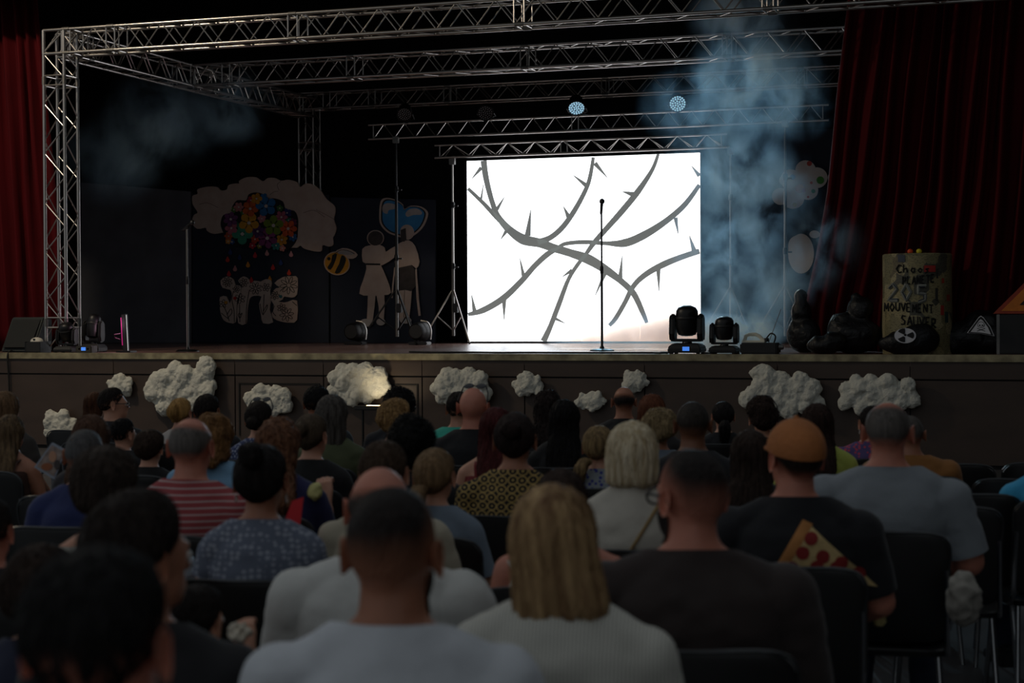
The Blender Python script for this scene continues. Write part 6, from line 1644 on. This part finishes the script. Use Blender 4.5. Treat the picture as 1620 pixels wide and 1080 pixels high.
# ------------------------------------------------------------------ smoke from the fog machine
def smoke(name, label, lo, hi, blobs, dens, scale, seed, contrast=(0.46, 0.60), aniso=0.3, tint=(0.50, 0.78, 1.0, 1)):
    """blobs: (x, y, z, rx, ry, rz, weight) in world metres; noise breaks them into billows"""
    hull = MB()
    for (x, y, z, rx, ry, rz, w) in blobs:
        hull.ell((x, y, z), (rx, ry, rz), 20, 14)
    V, F = remesh(hull, 0.09, 0); V = np.clip(V, lo, hi); c = np.array(((lo[0] + hi[0]) / 2, (lo[1] + hi[1]) / 2, lo[2]))
    me = mesh_np(name, V - c, F)
    o = link(name, me, None, True, Matrix.Translation(Vector(c)))
    m = bpy.data.materials.new(name); m.use_nodes = True; nt = m.node_tree; nt.nodes.clear(); N, L = nt.nodes.new, nt.links.new
    out = N('ShaderNodeOutputMaterial'); vs = N('ShaderNodeVolumeScatter'); L(vs.outputs[0], out.inputs['Volume']); vs.inputs['Color'].default_value = tint; vs.inputs['Anisotropy'].default_value = aniso
    tc = N('ShaderNodeTexCoord'); total = None
    nz = N('ShaderNodeTexNoise'); nz.inputs['Scale'].default_value = scale; nz.inputs['Detail'].default_value = 5; nz.inputs['Roughness'].default_value = 0.6; nz.inputs['Distortion'].default_value = 0.5
    mp = N('ShaderNodeMapping'); mp.inputs['Location'].default_value = (seed, seed * 2.3, 0); mp.inputs['Scale'].default_value = (1, 1, 0.75); L(tc.outputs['Object'], mp.inputs[0]); L(mp.outputs[0], nz.inputs[0])
    for (x, y, z, rx, ry, rz, w) in blobs:
        a = N('ShaderNodeVectorMath'); a.operation = 'SUBTRACT'; L(tc.outputs['Object'], a.inputs[0]); a.inputs[1].default_value = (x - c[0], y - c[1], z - c[2])
        d = N('ShaderNodeVectorMath'); d.operation = 'DIVIDE'; L(a.outputs[0], d.inputs[0]); d.inputs[1].default_value = (rx, ry, rz)
        l = N('ShaderNodeVectorMath'); l.operation = 'LENGTH'; L(d.outputs[0], l.inputs[0])
        r = N('ShaderNodeMapRange'); r.interpolation_type = 'SMOOTHSTEP'; r.inputs[1].default_value = 1.0; r.inputs[2].default_value = 0.15; r.inputs[3].default_value = 0; r.inputs[4].default_value = w; L(l.outputs['Value'], r.inputs[0])
        if total is None:
            total = r.outputs[0]
        else:
            s = N('ShaderNodeMath'); s.operation = 'MAXIMUM'; L(total, s.inputs[0]); L(r.outputs[0], s.inputs[1]); total = s.outputs[0]
    r = N('ShaderNodeMapRange'); r.inputs[1].default_value = contrast[0]; r.inputs[2].default_value = contrast[1]; L(nz.outputs[0], r.inputs[0])
    p = N('ShaderNodeMath'); p.operation = 'MULTIPLY'; L(total, p.inputs[0]); L(r.outputs[0], p.inputs[1])
    q = N('ShaderNodeMath'); q.operation = 'MULTIPLY'; L(p.outputs[0], q.inputs[0]); q.inputs[1].default_value = dens; L(q.outputs[0], vs.inputs['Density'])
    me.materials.append(m); tag(o, label, 'smoke', None, 'stuff')
    return o


def blob(px, py, Yp, rpx, rpy, ry, w):
    c = on_y(px, py, Yp); k = np.linalg.norm(c - EYE) / FPX
    return (float(c[0]), Yp, float(c[2]), rpx * k, ry, rpy * k, w)


smoke('stage_smoke', 'blue-grey smoke billowing up beside the wide curtain', (-7.5, 18.02, SZ + 0.01), (-1.2, 21.9, 7.2),
      [blob(1172, 30, 20.3, 95, 90, 0.7, 1.1), blob(1190, 130, 20.3, 130, 115, 0.8, 1.4), blob(1240, 160, 20.0, 90, 80, 0.6, 0.8), blob(1110, 170, 20.6, 110, 80, 0.7, 0.55), blob(1150, 260, 20.2, 120, 90, 0.8, 0.9), blob(1200, 300, 19.8, 110, 80, 0.7, 0.9),
       blob(1150, 370, 19.8, 120, 110, 0.8, 1.0), blob(1180, 470, 19.3, 110, 90, 0.7, 1.0), blob(1300, 385, 18.62, 80, 75, 0.42, 0.9), blob(1255, 440, 18.9, 80, 70, 0.5, 0.7), blob(1195, 520, 18.95, 62, 42, 0.5, 3.5), blob(1150, 528, 19.4, 90, 42, 0.6, 5.0)],
      2.6, 2.8, 3.0)
smoke('floor_fog', 'pinkish fog creeping over the boards before the screen', (-8.5, 18.3, SZ + 0.01), (-2.6, 22.8, 2.6),
      [blob(1010, 540, 20.6, 140, 46, 0.9, 1.0), blob(1080, 530, 20.2, 120, 52, 0.9, 1.2), blob(930, 545, 20.9, 80, 24, 0.7, 0.9)], 3.4, 2.8, 7.0, (0.30, 0.58), tint=(0.58, 0.8, 1.0, 1))
smoke('stage_smoke', 'faint dark smoke hanging below the side truss', (-14.5, 19.0, 1.6), (-7.6, 23.2, 6.6),
      [blob(250, 190, 21, 120, 90, 1.1, 0.8), blob(180, 250, 20.6, 90, 90, 0.9, 0.8), blob(350, 170, 21.2, 110, 70, 1.0, 0.7)], 1.3, 1.6, 5.0)


bpy.data.scenes.remove(_TMP)
